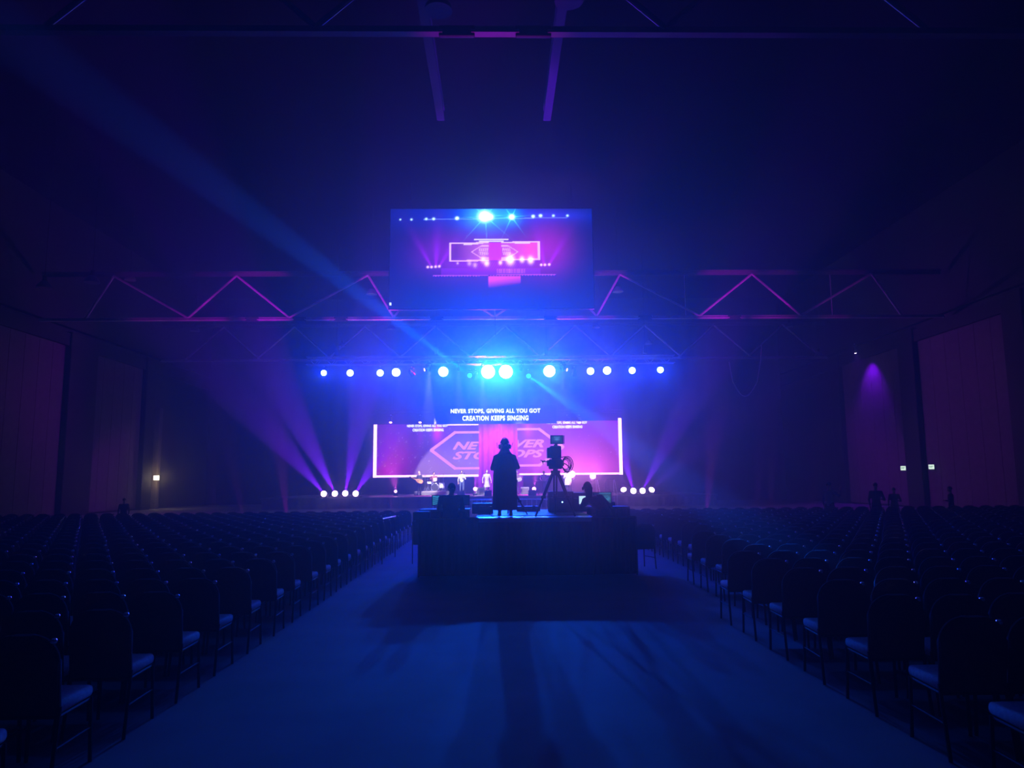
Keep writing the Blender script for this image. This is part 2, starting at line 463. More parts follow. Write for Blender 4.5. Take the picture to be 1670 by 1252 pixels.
# one loose chair by the camera riser
c = proto.copy(); COL.objects.link(c)
for ch in kids:
    d = ch.copy(); COL.objects.link(d); d.parent = c
p = P(1031, 922, 15.0); c.location = (2.88, 15.3, 0); c.rotation_euler = (0, 0, .3)
tag(c, 'loose banquet chair with a pink-lit seat just right of the camera riser', 'chair')
if 'group' in c: del c['group']

# ================================================================== PEOPLE
def hand(mb, w, d, side, up=V((0, 0, 1)), curl=.35):
    """w wrist, d direction of the hand, side: +1 right hand"""
    d = V(d).normalized(); n = up - d*up.dot(d)
    if n.length < .1: n = V((0, 1, 0)) - d*d.y
    n.normalize(); s = d.cross(n)*side
    w = V(w)
    mb.cap(w, w+d*.03, .028, .032)
    for k in range(4):
        b = w+d*.05+s*(k-1.5)*.019
        mb.cap(w+d*.02+s*(k-1.5)*.014, b+d*.035, .016, .012)
        L = (.036, .042, .040, .030)[k]; b2 = b+d*.035
        d1 = (d-n*curl).normalized(); d2 = (d-n*curl*2.2).normalized()
        mb.cap(b2, b2+d1*L, .0105, .0095); mb.cap(b2+d1*L, b2+d1*L+d2*L*.8, .0095, .008)
    tb = w+d*.02-s*.026; td = (d-s*.9-n*.3).normalized()
    mb.cap(tb, tb+td*.04, .014, .012); mb.cap(tb+td*.04, tb+td*.04+(td+d).normalized()*.03, .012, .009)
STAND = dict(pel=(0, 0, .95), wai=(0, 0, 1.10), che=(0, 0, 1.30), nk=(0, -.01, 1.47), hd=(0, .02, 1.63),
    hL=(-.09, 0, .92), kL=(-.10, .02, .50), aL=(-.11, -.01, .09), hR=(.09, 0, .92), kR=(.10, .02, .50), aR=(.11, -.01, .09),
    sL=(-.185, 0, 1.41), eL=(-.25, -.02, 1.13), wL=(-.25, .08, .90), sR=(.185, 0, 1.41), eR=(.25, -.02, 1.13), wR=(.25, .08, .90),
    dL=(0, .15, -1), dR=(0, .15, -1))
SIT = dict(pel=(0, 0, .53), wai=(0, .01, .68), che=(0, .05, .88), nk=(0, .08, 1.03), hd=(0, .12, 1.19),
    hL=(-.09, .02, .52), kL=(-.14, .42, .52), aL=(-.14, .40, .09), hR=(.09, .02, .52), kR=(.14, .42, .52), aR=(.14, .40, .09),
    sL=(-.185, .06, .99), eL=(-.26, .16, .75), wL=(-.14, .38, .78), sR=(.185, .06, .99), eR=(.26, .16, .75), wR=(.14, .38, .78),
    dL=(.2, 1, 0), dR=(-.2, 1, 0))
def person(label, loc, rz, top, bottom, base=STAND, pose=None, scale=1.0, voxel=.022, hair='short', coat=0.0, skirt=0.0, bulk=1.0, hairmat=None, group=None, skinm=None):
    J = {k: V(v) for k, v in base.items()}
    for k, v in (pose or {}).items(): J[k] = V(v)
    t = thing('person', label, 'person', loc, rz, group); t.scale = (scale,)*3
    mb = MB(); B = bulk
    mb.loft([(J['pel']+V((0, 0, -.10)), .13*B, .10*B), (J['pel'], .165*B, .115*B), (J['wai'], .145*B, .105*B), (J['che'], .175*B, .12*B),
             (J['che']+V((0, 0, .10))+(J['nk']-J['che'])*.1, .17*B, .105*B), (J['nk']+V((0, 0, -.03)), .07, .065)])
    mb.cap(J['nk']-V((0, 0, .03)), J['hd']-V((0, .02, .05)), .058, .052)
    h = J['hd']
    mb.ball(h+V((0, .0, .02)), (.077, .095, .105)); mb.ball(h+V((0, .03, -.055)), (.055, .062, .06))
    mb.cyl(h+V((0, .085, .03)), h+V((0, .112, -.015)), .008, .017, n=8); mb.ball(h+V((0, .106, -.02)), (.016, .016, .012))
    for sx in (-1, 1):
        mb.ball(h+V((sx*.078, -.005, .0)), (.012, .022, .032)); mb.ball(h+V((sx*.03, .078, .038)), (.02, .012, .008))
    mb.ball(h+V((0, .088, -.055)), (.024, .012, .008))
    for s_, c in (('L', -1), ('R', 1)):
        S, E, W = J['s'+s_], J['e'+s_], J['w'+s_]
        mb.cap(J['nk']-V((0, 0, .06)), S, .06*B, .062*B); mb.cap(S, E, .056*B, .044*B); mb.cap(E, W, .043*B, .027)
        hand(mb, W, J['d'+s_], c)
        H, K, A = J['h'+s_], J['k'+s_], J['a'+s_]
        mb.cap(H, K, .088*B, .058*B); mb.cap(K, A, .058*B, .038); mb.cap(K+(A-K)*.25+V((0, -.02, 0)), K+(A-K)*.45, .05, .045)
        f = (V((0, 1, 0)) if abs((A-K).normalized().z) > .3 else V((0, 1, 0)))
        mb.cap(A+V((0, -.03, -.045)), A+f*.16+V((c*.02, 0, -.055)), .04, .032); mb.cyl(A, A+V((0, 0, -.07)), .042, .045)
    if coat:
        z0 = J['pel'].z-coat
        mb.loft([(V((J['pel'].x, J['pel'].y, z0)), .235*B, .17*B), (J['pel'], .225*B, .16*B), (J['che'], .185*B, .13*B), (J['che']+V((0, 0, .06)), .165*B, .115*B), (J['che']+V((0, 0, .12)), .145*B, .10*B), (J['nk']+V((0, 0, .0)), .135, .10), (J['nk']+V((0, .01, .06)), .105, .09), (J['nk']+V((0, .02, .12)), .085, .09)])
    if skirt:
        mb.loft([(J['pel']-V((0, 0, skirt)), .24, .2), (J['pel'], .15, .11)])
    me = bpy.data.meshes.new('body'); mb.bm.to_mesh(me); mb.bm.free()
    ob = bpy.data.objects.new('body', me); COL.objects.link(ob)
    md = ob.modifiers.new('r', 'REMESH'); md.mode = 'VOXEL'; md.voxel_size = voxel
    sm = ob.modifiers.new('s', 'SMOOTH'); sm.factor = .5; sm.iterations = 2
    me2 = bpy.data.meshes.new_from_object(ob.evaluated_get(bpy.context.evaluated_depsgraph_get()))
    ob.data = me2; ob.modifiers.clear(); bpy.data.meshes.remove(me); ob.parent = t
    ms = [skinm or M['skin'], M[top], M[bottom], M['shoe']]
    for m in ms: me2.materials.append(m)
    segs = [(J['nk']+V((0, 0, .03)), J['hd']+V((0, 0, .1)), 0)]
    for s_ in 'LR':
        segs += [(J['s'+s_], J['e'+s_], 1), (J['e'+s_], J['e'+s_].lerp(J['w'+s_], .8), 1), (J['w'+s_], J['w'+s_]+J['d'+s_].normalized()*.18, 0),
                 (J['h'+s_], J['k'+s_], 2), (J['k'+s_], J['a'+s_]+V((0, 0, .06)), 2), (J['a'+s_]-V((0, 0, .03)), J['a'+s_]+V((0, .15, -.05)), 3)]
    segs += [(J['pel']+V((0, 0, .02)), J['nk']-V((0, 0, .05)), 1), (J['pel']-V((0, 0, .12)), J['pel']-V((0, 0, .04)), 2)]
    for pl in me2.polygons:
        c = pl.center; best = 9; bi = 1
        for a, b, i in segs:
            d = b-a; u = max(0, min(1, (c-a).dot(d)/d.length_squared)); q = (c-(a+d*u)).length
            if q < best: best = q; bi = i
        if coat and bi == 2 and c.z > J['pel'].z-coat: bi = 1
        pl.material_index = bi; pl.use_smooth = True
    hm = hairmat or M['hair']
    if hair != 'none':
        hb = MB().ball((0, 0, 0), (.086, .104, .112), 3)
        for v in list(hb.bm.verts):
            if v.co.z < -.03 + max(0, v.co.y)*1.0 and not (hair == 'long' and v.co.y < 0.02): hb.bm.verts.remove(v)
        hb.xf(Matrix.Translation(h+V((0, -.008, .028))))
        if hair == 'long': hb.loft([(h+V((0, -.07, -.24)), .075, .03), (h+V((0, -.07, -.02)), .085, .05), (h+V((0, -.03, .06)), .08, .06)])
        hb.build('hair', hm, t, smooth=True)
    t['_h'] = 0; del t['_h']
    return t, J, ob

# --- camera riser and what stands on it
RX0, RX1 = P(775, 843, 14.3).x, P(970, 843, 14.3).x
RZ = (P(775, 845, 14.3).z+P(970, 843, 14.3).z)/2
RY0, RY1 = 14.3, 17.9
rx = (RX0+RX1)/2
t = thing('camera_riser', 'raised centre camera platform with glossy cyan-lit deck and black skirt', 'platform', (rx, (RY0+RY1)/2, 0))
W = RX1-RX0; D = RY1-RY0
MB().box((0, 0, RZ-.04), (W, D, .08), bev=.006, seg=1).build('deck', M['deck'], t)
MB().box((0, .36, .006+RZ), (W-.04, D-.74, .012)).build('dark_sheet', M['case'], t)  # added dark sheet that leaves only a thin lit strip of deck
mb = MB(); n = 46
def drape(mb, a, b, z0, z1, amp=.010, per=.16):
    a, b = V((*a, 0)), V((*b, 0)); L = (b-a).length; n = int(L/per*6); d = (b-a)/L; nn = V((-d.y, d.x, 0)); pr = None
    for i in range(n+1):
        p = a+d*(L*i/n)+nn*(amp*math.sin(2*PI*i/6))
        q = (mb.bm.verts.new((p.x, p.y, z0)), mb.bm.verts.new((p.x, p.y, z1)), mb.bm.verts.new((p.x+nn.x*.008, p.y+nn.y*.008, z1)), mb.bm.verts.new((p.x+nn.x*.008, p.y+nn.y*.008, z0)))
        if pr:
            for k in range(4): mb.bm.faces.new((pr[k], q[k], q[(k+1) % 4], pr[(k+1) % 4]))
        pr = q
    return mb
drape(mb, (-W/2+.03, -D/2+.03), (W/2-.03, -D/2+.03), .0, RZ-.08)
drape(mb, (-W/2+.03, -D/2+.05), (-W/2+.03, D/2-.05), .0, RZ-.08); drape(mb, (W/2-.03, -D/2+.05), (W/2-.03, D/2-.05), .0, RZ-.08)
mb.build('skirt', M['drape'], t)
for sx in (-1, 1):
    for sy in (-1, 1): MB().cyl((sx*(W/2-.12), sy*(D/2-.12), 0), (sx*(W/2-.12), sy*(D/2-.12), RZ-.08), .025, n=8).build('leg', M['alu'], t)
FZ = .52
def flank(x0, x1, y0, y1, lab):
    t = thing('side_riser', lab, 'platform', ((x0+x1)/2, (y0+y1)/2, 0), 0, 'low risers beside the camera platform'); w = x1-x0; d = y1-y0
    MB().box((0, 0, FZ-.04), (w, d, .08), bev=.006, seg=1).build('deck', M['case'], t)
    mb = MB(); drape(mb, (-w/2+.03, -d/2+.03), (w/2-.03, -d/2+.03), 0, FZ-.08)
    drape(mb, (-w/2+.03, -d/2+.05), (-w/2+.03, d/2-.05), 0, FZ-.08); drape(mb, (w/2-.03, -d/2+.05), (w/2-.03, d/2-.05), 0, FZ-.08)
    mb.build('skirt', M['drape'], t)
    for sx in (-1, 1):
        for sy in (-1, 1): MB().cyl((sx*(w/2-.12), sy*(d/2-.12), 0), (sx*(w/2-.12), sy*(d/2-.12), FZ-.08), .025, n=8).build('leg', M['alu'], t)
flank(-1.50, RX0-.02, 14.5, 17.6, 'low black-skirted side riser left of the camera platform')
flank(RX1+.02, 2.62, 14.5, 17.6, 'low black-skirted side riser right of the camera platform')

for x0, x1, w_ in ((-1.50, RX0+.05, 'left'), (RX1-.05, 2.62, 'right')):  # added drapes that keep the area below the technicians dark
    t = thing('masking_drape', 'added chest-high black drape on pipes darkening the back of the %s side riser' % w_, 'drape', ((x0+x1)/2, 14.25, 0), 0, 'black masking drapes'); w = x1-x0
    mb = MB(); drape(mb, (-w/2, -.0), (w/2, -.0), .02, 1.07, amp=.012, per=.14); mb.build('fabric', M['drape'], t)
    MB().tube([(-w/2, 0, 1.08), (w/2, 0, 1.08)], .018, 8).build('top_pipe', M['leg'], t)
    for sx in (-1, 1): MB().tube([(sx*w/2, 0, 0), (sx*w/2, 0, 1.08)], .018, 8).build('upright', M['leg'], t)

def road_case(p, d, lab, rz=0, led=False):
    t = thing('road_case', lab, 'case', p, rz)
    MB().box((0, 0, d[2]*.36), (d[0], d[1], d[2]*.70), bev=.01).build('body', M['case'], t)
    MB().box((0, 0, d[2]*.86), (d[0], d[1], d[2]*.27), bev=.01).build('lid', M['case'], t)
    for sx in (-1, 1):
        for sy in (-1, 1): MB().box((sx*d[0]/2, sy*d[1]/2, d[2]*.5), (.03, .03, d[2]*.96), bev=.004, seg=1).build('corner_edge', M['blackm'], t)
    for sx in (-1, 1): MB().box((sx*d[0]*.25, -d[1]/2-.006, d[2]*.72), (.07, .014, .09), bev=.003, seg=1).build('latch', M['blackm'], t)
    if led: MB().ball((0.02, -d[1]/2-.012, d[2]*.5), .016).build('status_light', M['dot'], t)
    return t
def monitor(p, w, h, lab, pic, rz=0, stand=.12, m='mon', group=None):
    t = thing('monitor', lab, 'monitor', p, rz, group)
    MB().box((0, .02, stand+h/2), (w, .04, h), bev=.006).build('housing', M['black'], t)
    grid_picture('screen', M[m], (-w/2+.015, -.003, stand+.015), 1, 1, w-.03, h-.03, 40, 24, pic, t)
    MB().box((0, .03, stand*.5), (.07, .03, stand)).box((0, .03, .008), (w*.4, .2, .016), bev=.004).build('stand', M['black'], t)
    return t
def pic_left(u, v):
    q = .12+.28*((math.sin(u*37)*math.sin(v*29)) > .1)+.2*(v < .12)
    if u > .40: return (.0, .004, .03)
    return (q*.08, q*.55, q*.9)
def pic_right(u, v):
    if u < .35: return (0, .01, .05)
    e = gs(u, v, .75, .55, .16, .22)-.9*gs(u, v, .75, .5, .09, .12)
    q = .04+.6*max(0, e)+.25*(v < .12)+.12*(math.sin(u*40)*math.sin(v*33) > .3)
    return (q*.12, q*.55, q*.8)
def desk(p, w, d, h, lab):
    t = thing('folding_table', lab, 'table', p)
    MB().box((0, 0, h-.02), (w, d, .04), bev=.008).build('tabletop', M['case'], t)
    mb = MB(); drape(mb, (-w/2, -d/2-.01), (w/2, -d/2-.01), .01, h-.04, amp=.01, per=.12); mb.build('added_skirt', M['drape'], t)  # added skirt that closes off the light under the table
    for sx in (-1, 1):
        for sy in (-1, 1): MB().tube([(sx*(w/2-.06), sy*(d/2-.05), 0), (sx*(w/2-.06), sy*(d/2-.05), h-.04)], .014, 6).build('leg', M['blackm'], t)
# left engineer
p = P(735, 836, 15.75); desk((p.x-.12, 15.85, FZ), 1.05, .6, .68, 'dark folding table under the left monitors')
zt_ = FZ+.68
a = P(704, 836, 15.8); b = P(766, 836, 15.8); mw = b.x-a.x; mh = P(735, 807, 15.8).z-zt_-.07
monitor(((a.x+b.x)/2, 15.8, zt_), mw, mh, 'wide monitor with a cyan picture at its left, in front of the left technician', pic_left, stand=.07)
def seat_stool(p, lab):
    t = thing('folding_stool', lab, 'stool', p)
    MB().cyl((0, 0, .43), (0, 0, .48), .17, n=20).build('seat', M['case'], t, smooth=True)
    for k in range(4):
        a = PI/4+k*PI/2; MB().tube([(.13*math.cos(a), .13*math.sin(a), .43), (.19*math.cos(a), .19*math.sin(a), 0)], .012, 6).build('leg', M['blackm'], t)
p = P(737, 790, 15.1)
seat_stool((p.x+.0, 15.1, FZ), 'black stool under the seated technician left of the riser')
hz = p.z+.02
tl, J, ob = person('seated technician seen from behind, short hair, dark shirt, before the left monitor', (p.x-.02, 15.05, FZ-.0), .05, 'cloth_dk', 'cloth_dk', SIT,
    dict(hd=(0.02, .12, 1.16), sL=(-.2, .06, .97), sR=(.2, .06, .97)), scale=(hz-FZ)/1.28, voxel=.014, bulk=1.12)
# right technician, leaning to the left monitor
p = P(957, 787, 15.0)
seat_stool((p.x+.35, 15.1, FZ), 'black stool under the seated technician right of the riser')
tr, J, ob = person('seated technician in dark clothes leaning left, right of the second camera', (p.x+.34, 15.05, FZ), .35, 'cloth_dk', 'cloth_dk', SIT,
    dict(che=(-.15, .05, .85), nk=(-.27, .06, .99), hd=(-.34, .09, 1.15), sL=(-.40, .08, .89), sR=(-.05, .04, .95), eL=(-.42, .2, .76), wL=(-.30, .42, .80), eR=(.22, .12, .75), wR=(.2, .36, .76)),
    scale=(p.z+.02-FZ)/1.29, voxel=.014, bulk=1.18, hair='long')
mb = MB(); hh = V((-.34, .09, 1.15))
mb.tube([hh+V((.095*math.cos(a), -.01, .02+.12*math.sin(a))) for a in [PI*k/12 for k in range(13)]], .009, 6)
for sx in (-1, 1): mb.ball(hh+V((sx*.10, 0, 0)), (.022, .038, .042))
mb.build('headset', M['black'], tr, smooth=True)
desk((P(990, 836, 15.9).x, 15.95, FZ), .9, .55, .70, 'dark folding table under the right monitors')
a = P(967, 830, 15.9); b = P(998, 830, 15.9); zz = FZ+.70
monitor(((a.x+b.x)/2, 15.9, zz), b.x-a.x, P(985, 802, 15.9).z-zz-.05, 'small monitor with a pale cyan picture beside the leaning technician', pic_right, stand=.05)
a = P(945, 830, 16.2); b = P(957, 830, 16.2)
monitor(((a.x+b.x)/2, 16.1, zz), .22, .20, 'tiny bright monitor just left of the leaning technician', lambda u, v: (.6, .9, 1.0) if u+v*.8 < 1.2 else (.02, .05, .1), stand=.03)
road_case((P(990, 836, 16.3).x, 16.6, FZ), (.35, .5, .78), 'upright black case at the right end of the technician desk')
road_case((P(690, 836, 15.4).x, 15.3, FZ), (.30, .5, .66), 'low black case at the left end of the technician desk')
road_case((P(787, 830, 16.2).x, 16.4, RZ), (.42, .5, .22), 'flat black case left of the standing operator on the riser')
c0, c1 = P(898, 835, 15.9), P(945, 835, 15.9)
road_case((P(915, 835, 16.3).x, 16.4, RZ), (.50, .45, P(915, 801, 16.1).z-RZ), 'tall black equipment case with a small white light behind the tripod', led=True)
road_case((P(940, 835, 16.6).x, 16.7, RZ), (.42, .4, P(940, 803, 16.6).z-RZ), 'second tall black case beside the lit one on the riser')
road_case((P(862, 835, 16.9).x, 17.1, RZ), (.5, .35, .12), 'low flat black case behind the operator on the riser')

# --- cameras on tripods
def tripod_camera(px, Y, rz, lab, labt, detail=True, top_py=709, grp=None, spread=.42, leg_a=None):
    base = P(px, 838, Y); base.z = RZ
    S = (P(px, top_py, Y).z-RZ)/1.62
    t = thing('tripod', labt, 'tripod', base, rz); t.scale = (S,)*3
    hub = V((0, 0, .86))
    angs = leg_a or (math.radians(-128), math.radians(-45), math.radians(90))
    for k, a in enumerate(angs):
        foot = V((spread*math.cos(a), spread*math.sin(a), 0)); hp = V((.07*math.cos(a), .07*math.sin(a), .84)); mid = hp.lerp(foot, .55)
        sd = V((-math.sin(a), math.cos(a), 0))*.026
        mb = MB()
        for s_ in (-1, 1): mb.tube([hp+sd*s_, mid+sd*s_], .019, 8)
        mb.tube([mid-(foot-hp)*.06, foot+V((0, 0, .02))], .020, 8); mb.box(mid, (.095, .07, .06), bev=.01)
        l = mb.build('leg', M['blackm'], t, smooth=True)
        MB().ball(foot+V((0, 0, .018)), (.025, .025, .018)).build('rubber_foot', M['black'], l)
    MB().cyl((0, 0, .80), (0, 0, .90), .085, .10, n=20).build('crown', M['blackm'], t, smooth=True)
    for x in (-.05, .0, .05): pass
    mb = MB().cyl((0, 0, .90), (0, 0, .96), .05, n=16).box((0, 0, 1.03), (.27, .18, .20), bev=.025).cyl((-.17, 0, 1.05), (.17, 0, 1.05), .06, n=16)
    mb.box((0, 0, 1.13), (.14, .22, .03), bev=.005)
    mb.build('fluid_head', M['blackm'], t, smooth=True)
    mb = MB().tube([(.12, -.05, 1.06), (.20, -.22, 1.02), (.24, -.40, .96)], .011, 8).tube([(.24, -.40, .96), (.245, -.5, .93)], .018, 8)
    mb.build('pan_handle', M['black'], t, smooth=True)
    mb = MB().tube([(-.12, -.05, 1.08), (-.20, -.10, 1.08), (-.26, -.14, 1.08)], .011, 8)
    for k in range(3):
        a = k*2*PI/3+.5; mb.tube([(-.26, -.14, 1.08), (-.26+.055*math.cos(a), -.16, 1.08+.055*math.sin(a))], .008, 6)
    mb.ball((-.26, -.14, 1.08), .022); mb.build('zoom_control', M['black'], t, smooth=True)
    if detail:
        mb = MB()
        for q in range(4):
            r = .085+.018*q; cx = .20+.012*q
            mb.tube([(cx+r*math.cos(a)*.8, -.06-.02*q, 1.02+r*1.15*math.sin(a)) for a in [2*PI*k/22 for k in range(22)]], .009, 6, closed=True)
        mb.tube([(.1, -.04, 1.16), (.2, -.06, 1.18), (.28, -.08, 1.1), (.31, -.08, .98), (.26, -.07, .88), (.16, -.05, .86)], .010, 6)
        mb.build('cable_coil', M['cable'], t, smooth=True)
    c = thing('video_camera', lab, 'camera', base, rz); c.scale = (S,)*3
    MB().box((0, .02, 1.27), (.22, .42, .24), bev=.02).box((.02, .0, 1.15), (.17, .3, .05), bev=.01).build('body', M['black'], c, smooth=True)
    MB().box((-.135, -.02, 1.26), (.06, .16, .20), bev=.01).build('battery_plate', M['black'], c)
    MB().cyl((0, .22, 1.26), (0, .52, 1.26), .075, .10, n=24).box((0, .60, 1.26), (.26, .14, .19), bev=.01).build('lens', M['black'], c, smooth=True)
    MB().tube([(0, -.1, 1.36), (0, -.1, 1.42), (0, .15, 1.42), (0, .15, 1.36)], .014, 8).build('top_handle', M['black'], c, smooth=True)
    f = MB().box((.03, -.08, 1.52), (.26, .06, .175), bev=.008).tube([(.03, -.06, 1.36), (.03, -.06, 1.46)], .016, 8).box((.175, -.08, 1.52), (.012, .07, .17), bev=.003).build('viewfinder', M['black'], c)
    grid_picture('viewfinder_screen', M['view'], (-.08, -.113, 1.45), 1, 1, .22, .14, 30, 18,
                 lambda u, v: tuple(k*(.05+.35*gs(u, v, .5, .45, .22, .18)+.25*(abs(v-.12) < .05)*(.2 < u < .8)) for k in (.25, .6, 1.0)), f)
    return S
tripod_camera(907, 14.95, .0, 'large video camera with a lit viewfinder on top, unattended on the right tripod', 'heavy black tripod with coiled cables under the unattended right camera',
              leg_a=(math.radians(205), math.radians(-42), math.radians(88)), spread=.46)
tripod_camera(829, 15.55, .0, 'video camera hidden in front of the standing operator', 'black tripod with its right leg showing beside the standing operator', detail=False, top_py=745,
              leg_a=(math.radians(200), math.radians(-20), math.radians(90)), spread=.56)
# standing operator
p = P(824, 841, 14.85); p.z = RZ
Hh = P(824, 714, 14.85).z-RZ
op, J, ob = person('camera operator standing with back to us, cap, headphones and loose dark coat', p, 0, 'cloth_dk', 'cloth_dk', STAND,
    dict(hd=(0, .05, 1.62), sL=(-.20, 0, 1.34), sR=(.20, 0, 1.34), eL=(-.29, .03, 1.10), eR=(.30, .03, 1.12), wL=(-.24, .28, 1.10), wR=(.18, .30, 1.12),
         dL=(.3, 1, .1), dR=(-.3, 1, .1), kL=(-.10, .0, .5), aL=(-.13, -.02, .09), aR=(.13, -.02, .09)), scale=Hh/1.80, voxel=.012, coat=.80, bulk=1.22, hair='short')
h = V((0, .05, 1.62))
mb = MB().ball((0, 0, 0), (.098, .116, .10), 3)
for v in list(mb.bm.verts):
    if v.co.z < -.005: mb.bm.verts.remove(v)
mb.xf(Matrix.Translation(h+V((0, -.005, .07)))); mb.box(h+V((0, .13, .07)), (.14, .10, .012), bev=.004)
mb.build('cap', M['cloth_dk'], op, smooth=True)
mb = MB().tube([h+V((.105*math.cos(a), -.02, .0+.185*math.sin(a))) for a in [PI*k/16 for k in range(17)]], .010, 8)
for sx in (-1, 1): mb.cyl(h+V((sx*.085, -.01, -.02)), h+V((sx*.145, -.01, -.02)), .058, .050, n=20)
mb.build('headphones', M['black'], op, smooth=True)
mb = MB().tube([h+V((.09, .0, .0)), h+V((.16, .05, -.02)), h+V((.19, .05, .08))], .007, 6)
mb.tube([h+V((-.09, .0, 0)), h+V((-.17, .03, -.04)), h+V((-.18, .03, .08))], .007, 6).build('headset_antenna', M['black'], op, smooth=True)

# ================================================================== STAGE
SZ = .72; SY0 = 49.0
struct_stage = thing('stage', 'low wide stage with a purple-lit front skirt', 'stage', (0, 0, 0))
MB().box((-.5, 54.65, SZ-.06), (30, 11.3, .12)).build('deck', M['stage'], struct_stage)
mb = MB(); drape(mb, (-15.4, SY0+.05), (14.4, SY0+.05), 0, SZ-.12, amp=.03, per=.5); mb.build('skirt', M['fascia'], struct_stage)
# backdrop drapes
def curtain(x0, x1, Y, z0, z1, lab, m, per=.45, amp=.07):
    mb = MB(); drape(mb, (x0, Y), (x1, Y), z0, z1, amp=amp, per=per)
    return tag(mb.build('stage_curtain', M[m], smooth=True), lab, 'curtain')
gx0, gx1 = P(781, 740, 58.4).x, P(845, 740, 58.4).x
curtain(gx0-.4, gx1+.4, 58.7, SZ, 6.6, 'magenta-lit grey curtain between the two LED wall halves', 'drape2')
curtain(-23.5, 23.5, 60.5, .0, 16.8, 'wide black curtain behind the whole stage', 'drape', per=1.1, amp=.02)
# LED walls
LY = 58.0
def px2(px, py): p = P(px, py, LY); return p.x, p.z
rnd = random.Random(5)
stars = [(rnd.uniform(612, 705), rnd.uniform(694, 772), rnd.uniform(.15, .6)) for _ in range(110)]+[(rnd.uniform(706, 780), rnd.uniform(694, 772), rnd.uniform(.1, .45)) for _ in range(22)]
starsR = [(rnd.uniform(925, 1012), rnd.uniform(690, 770), rnd.uniform(.15, .5)) for _ in range(60)]
def led_left(X, Yp):
    c = [.12, .0, .22]
    k = gs(X, Yp, 650, 750, 24, 36); c[0] += .26*k; c[2] += .14*k
    k = gs(X, Yp, 628, 770, 18, 18); c[0] += .4*k; c[2] += .25*k
    k = gs(X, Yp, 713, 705, 8, 16); c[0] += .75*k; c[2] += .45*k; c[1] += .01*k  # magenta glow under the downlight, painted into the picture
    k = gs(X, Yp, 685, 712, 5, 14); c[0] += .12*k; c[2] += .1*k  # fainter downlight glow painted in
    k = gs(X, Yp, 748, 708, 30, 16); c[0] += .16*k; c[2] += .55*k; c[1] += .02*k
    d = math.hypot(X-772, Yp-806)
    if d < 104:
        q = min(1, (104-d)/5); w = max(0, min(1, (Yp-706)/50))
        c = [c[0]*(1-q)+q*(.22+.28*w), c[1]*(1-q)+q*(.07+.16*w), c[2]*(1-q)+q*(.50+.10*w)]
    for sx, sy, s in stars:
        if abs(X-sx) < .7 and abs(Yp-sy) < .6: c = [v+s*.6 for v in c]
    return c
def led_right(X, Yp):
    c = [.32, .01, .40]
    k = gs(X, Yp, 930, 768, 55, 42); c[0] += .80*k; c[1] += .09*k; c[2] += .36*k  # picture's pink, raised to stand for the glow of the pink lamp
    k = gs(X, Yp, 975, 770, 30, 25); c[0] += .35*k; c[2] += .2*k
    k = gs(X, Yp, 860, 745, 40, 30); c[0] += .25*k; c[1] += .05*k; c[2] += .22*k
    k = gs(X, Yp, 862, 704, 10, 12); c[0] += .5*k; c[1] += .05*k; c[2] += .3*k  # glow of the bright downlight above, painted into the picture
    k = gs(X, Yp, 915, 700, 20, 10); c[0] += .1*k; c[2] += .15*k
    for sx, sy, s in starsR:
        if abs(X-sx) < .7 and abs(Yp-sy) < .6: c = [v+s*.5 for v in c]
    return c
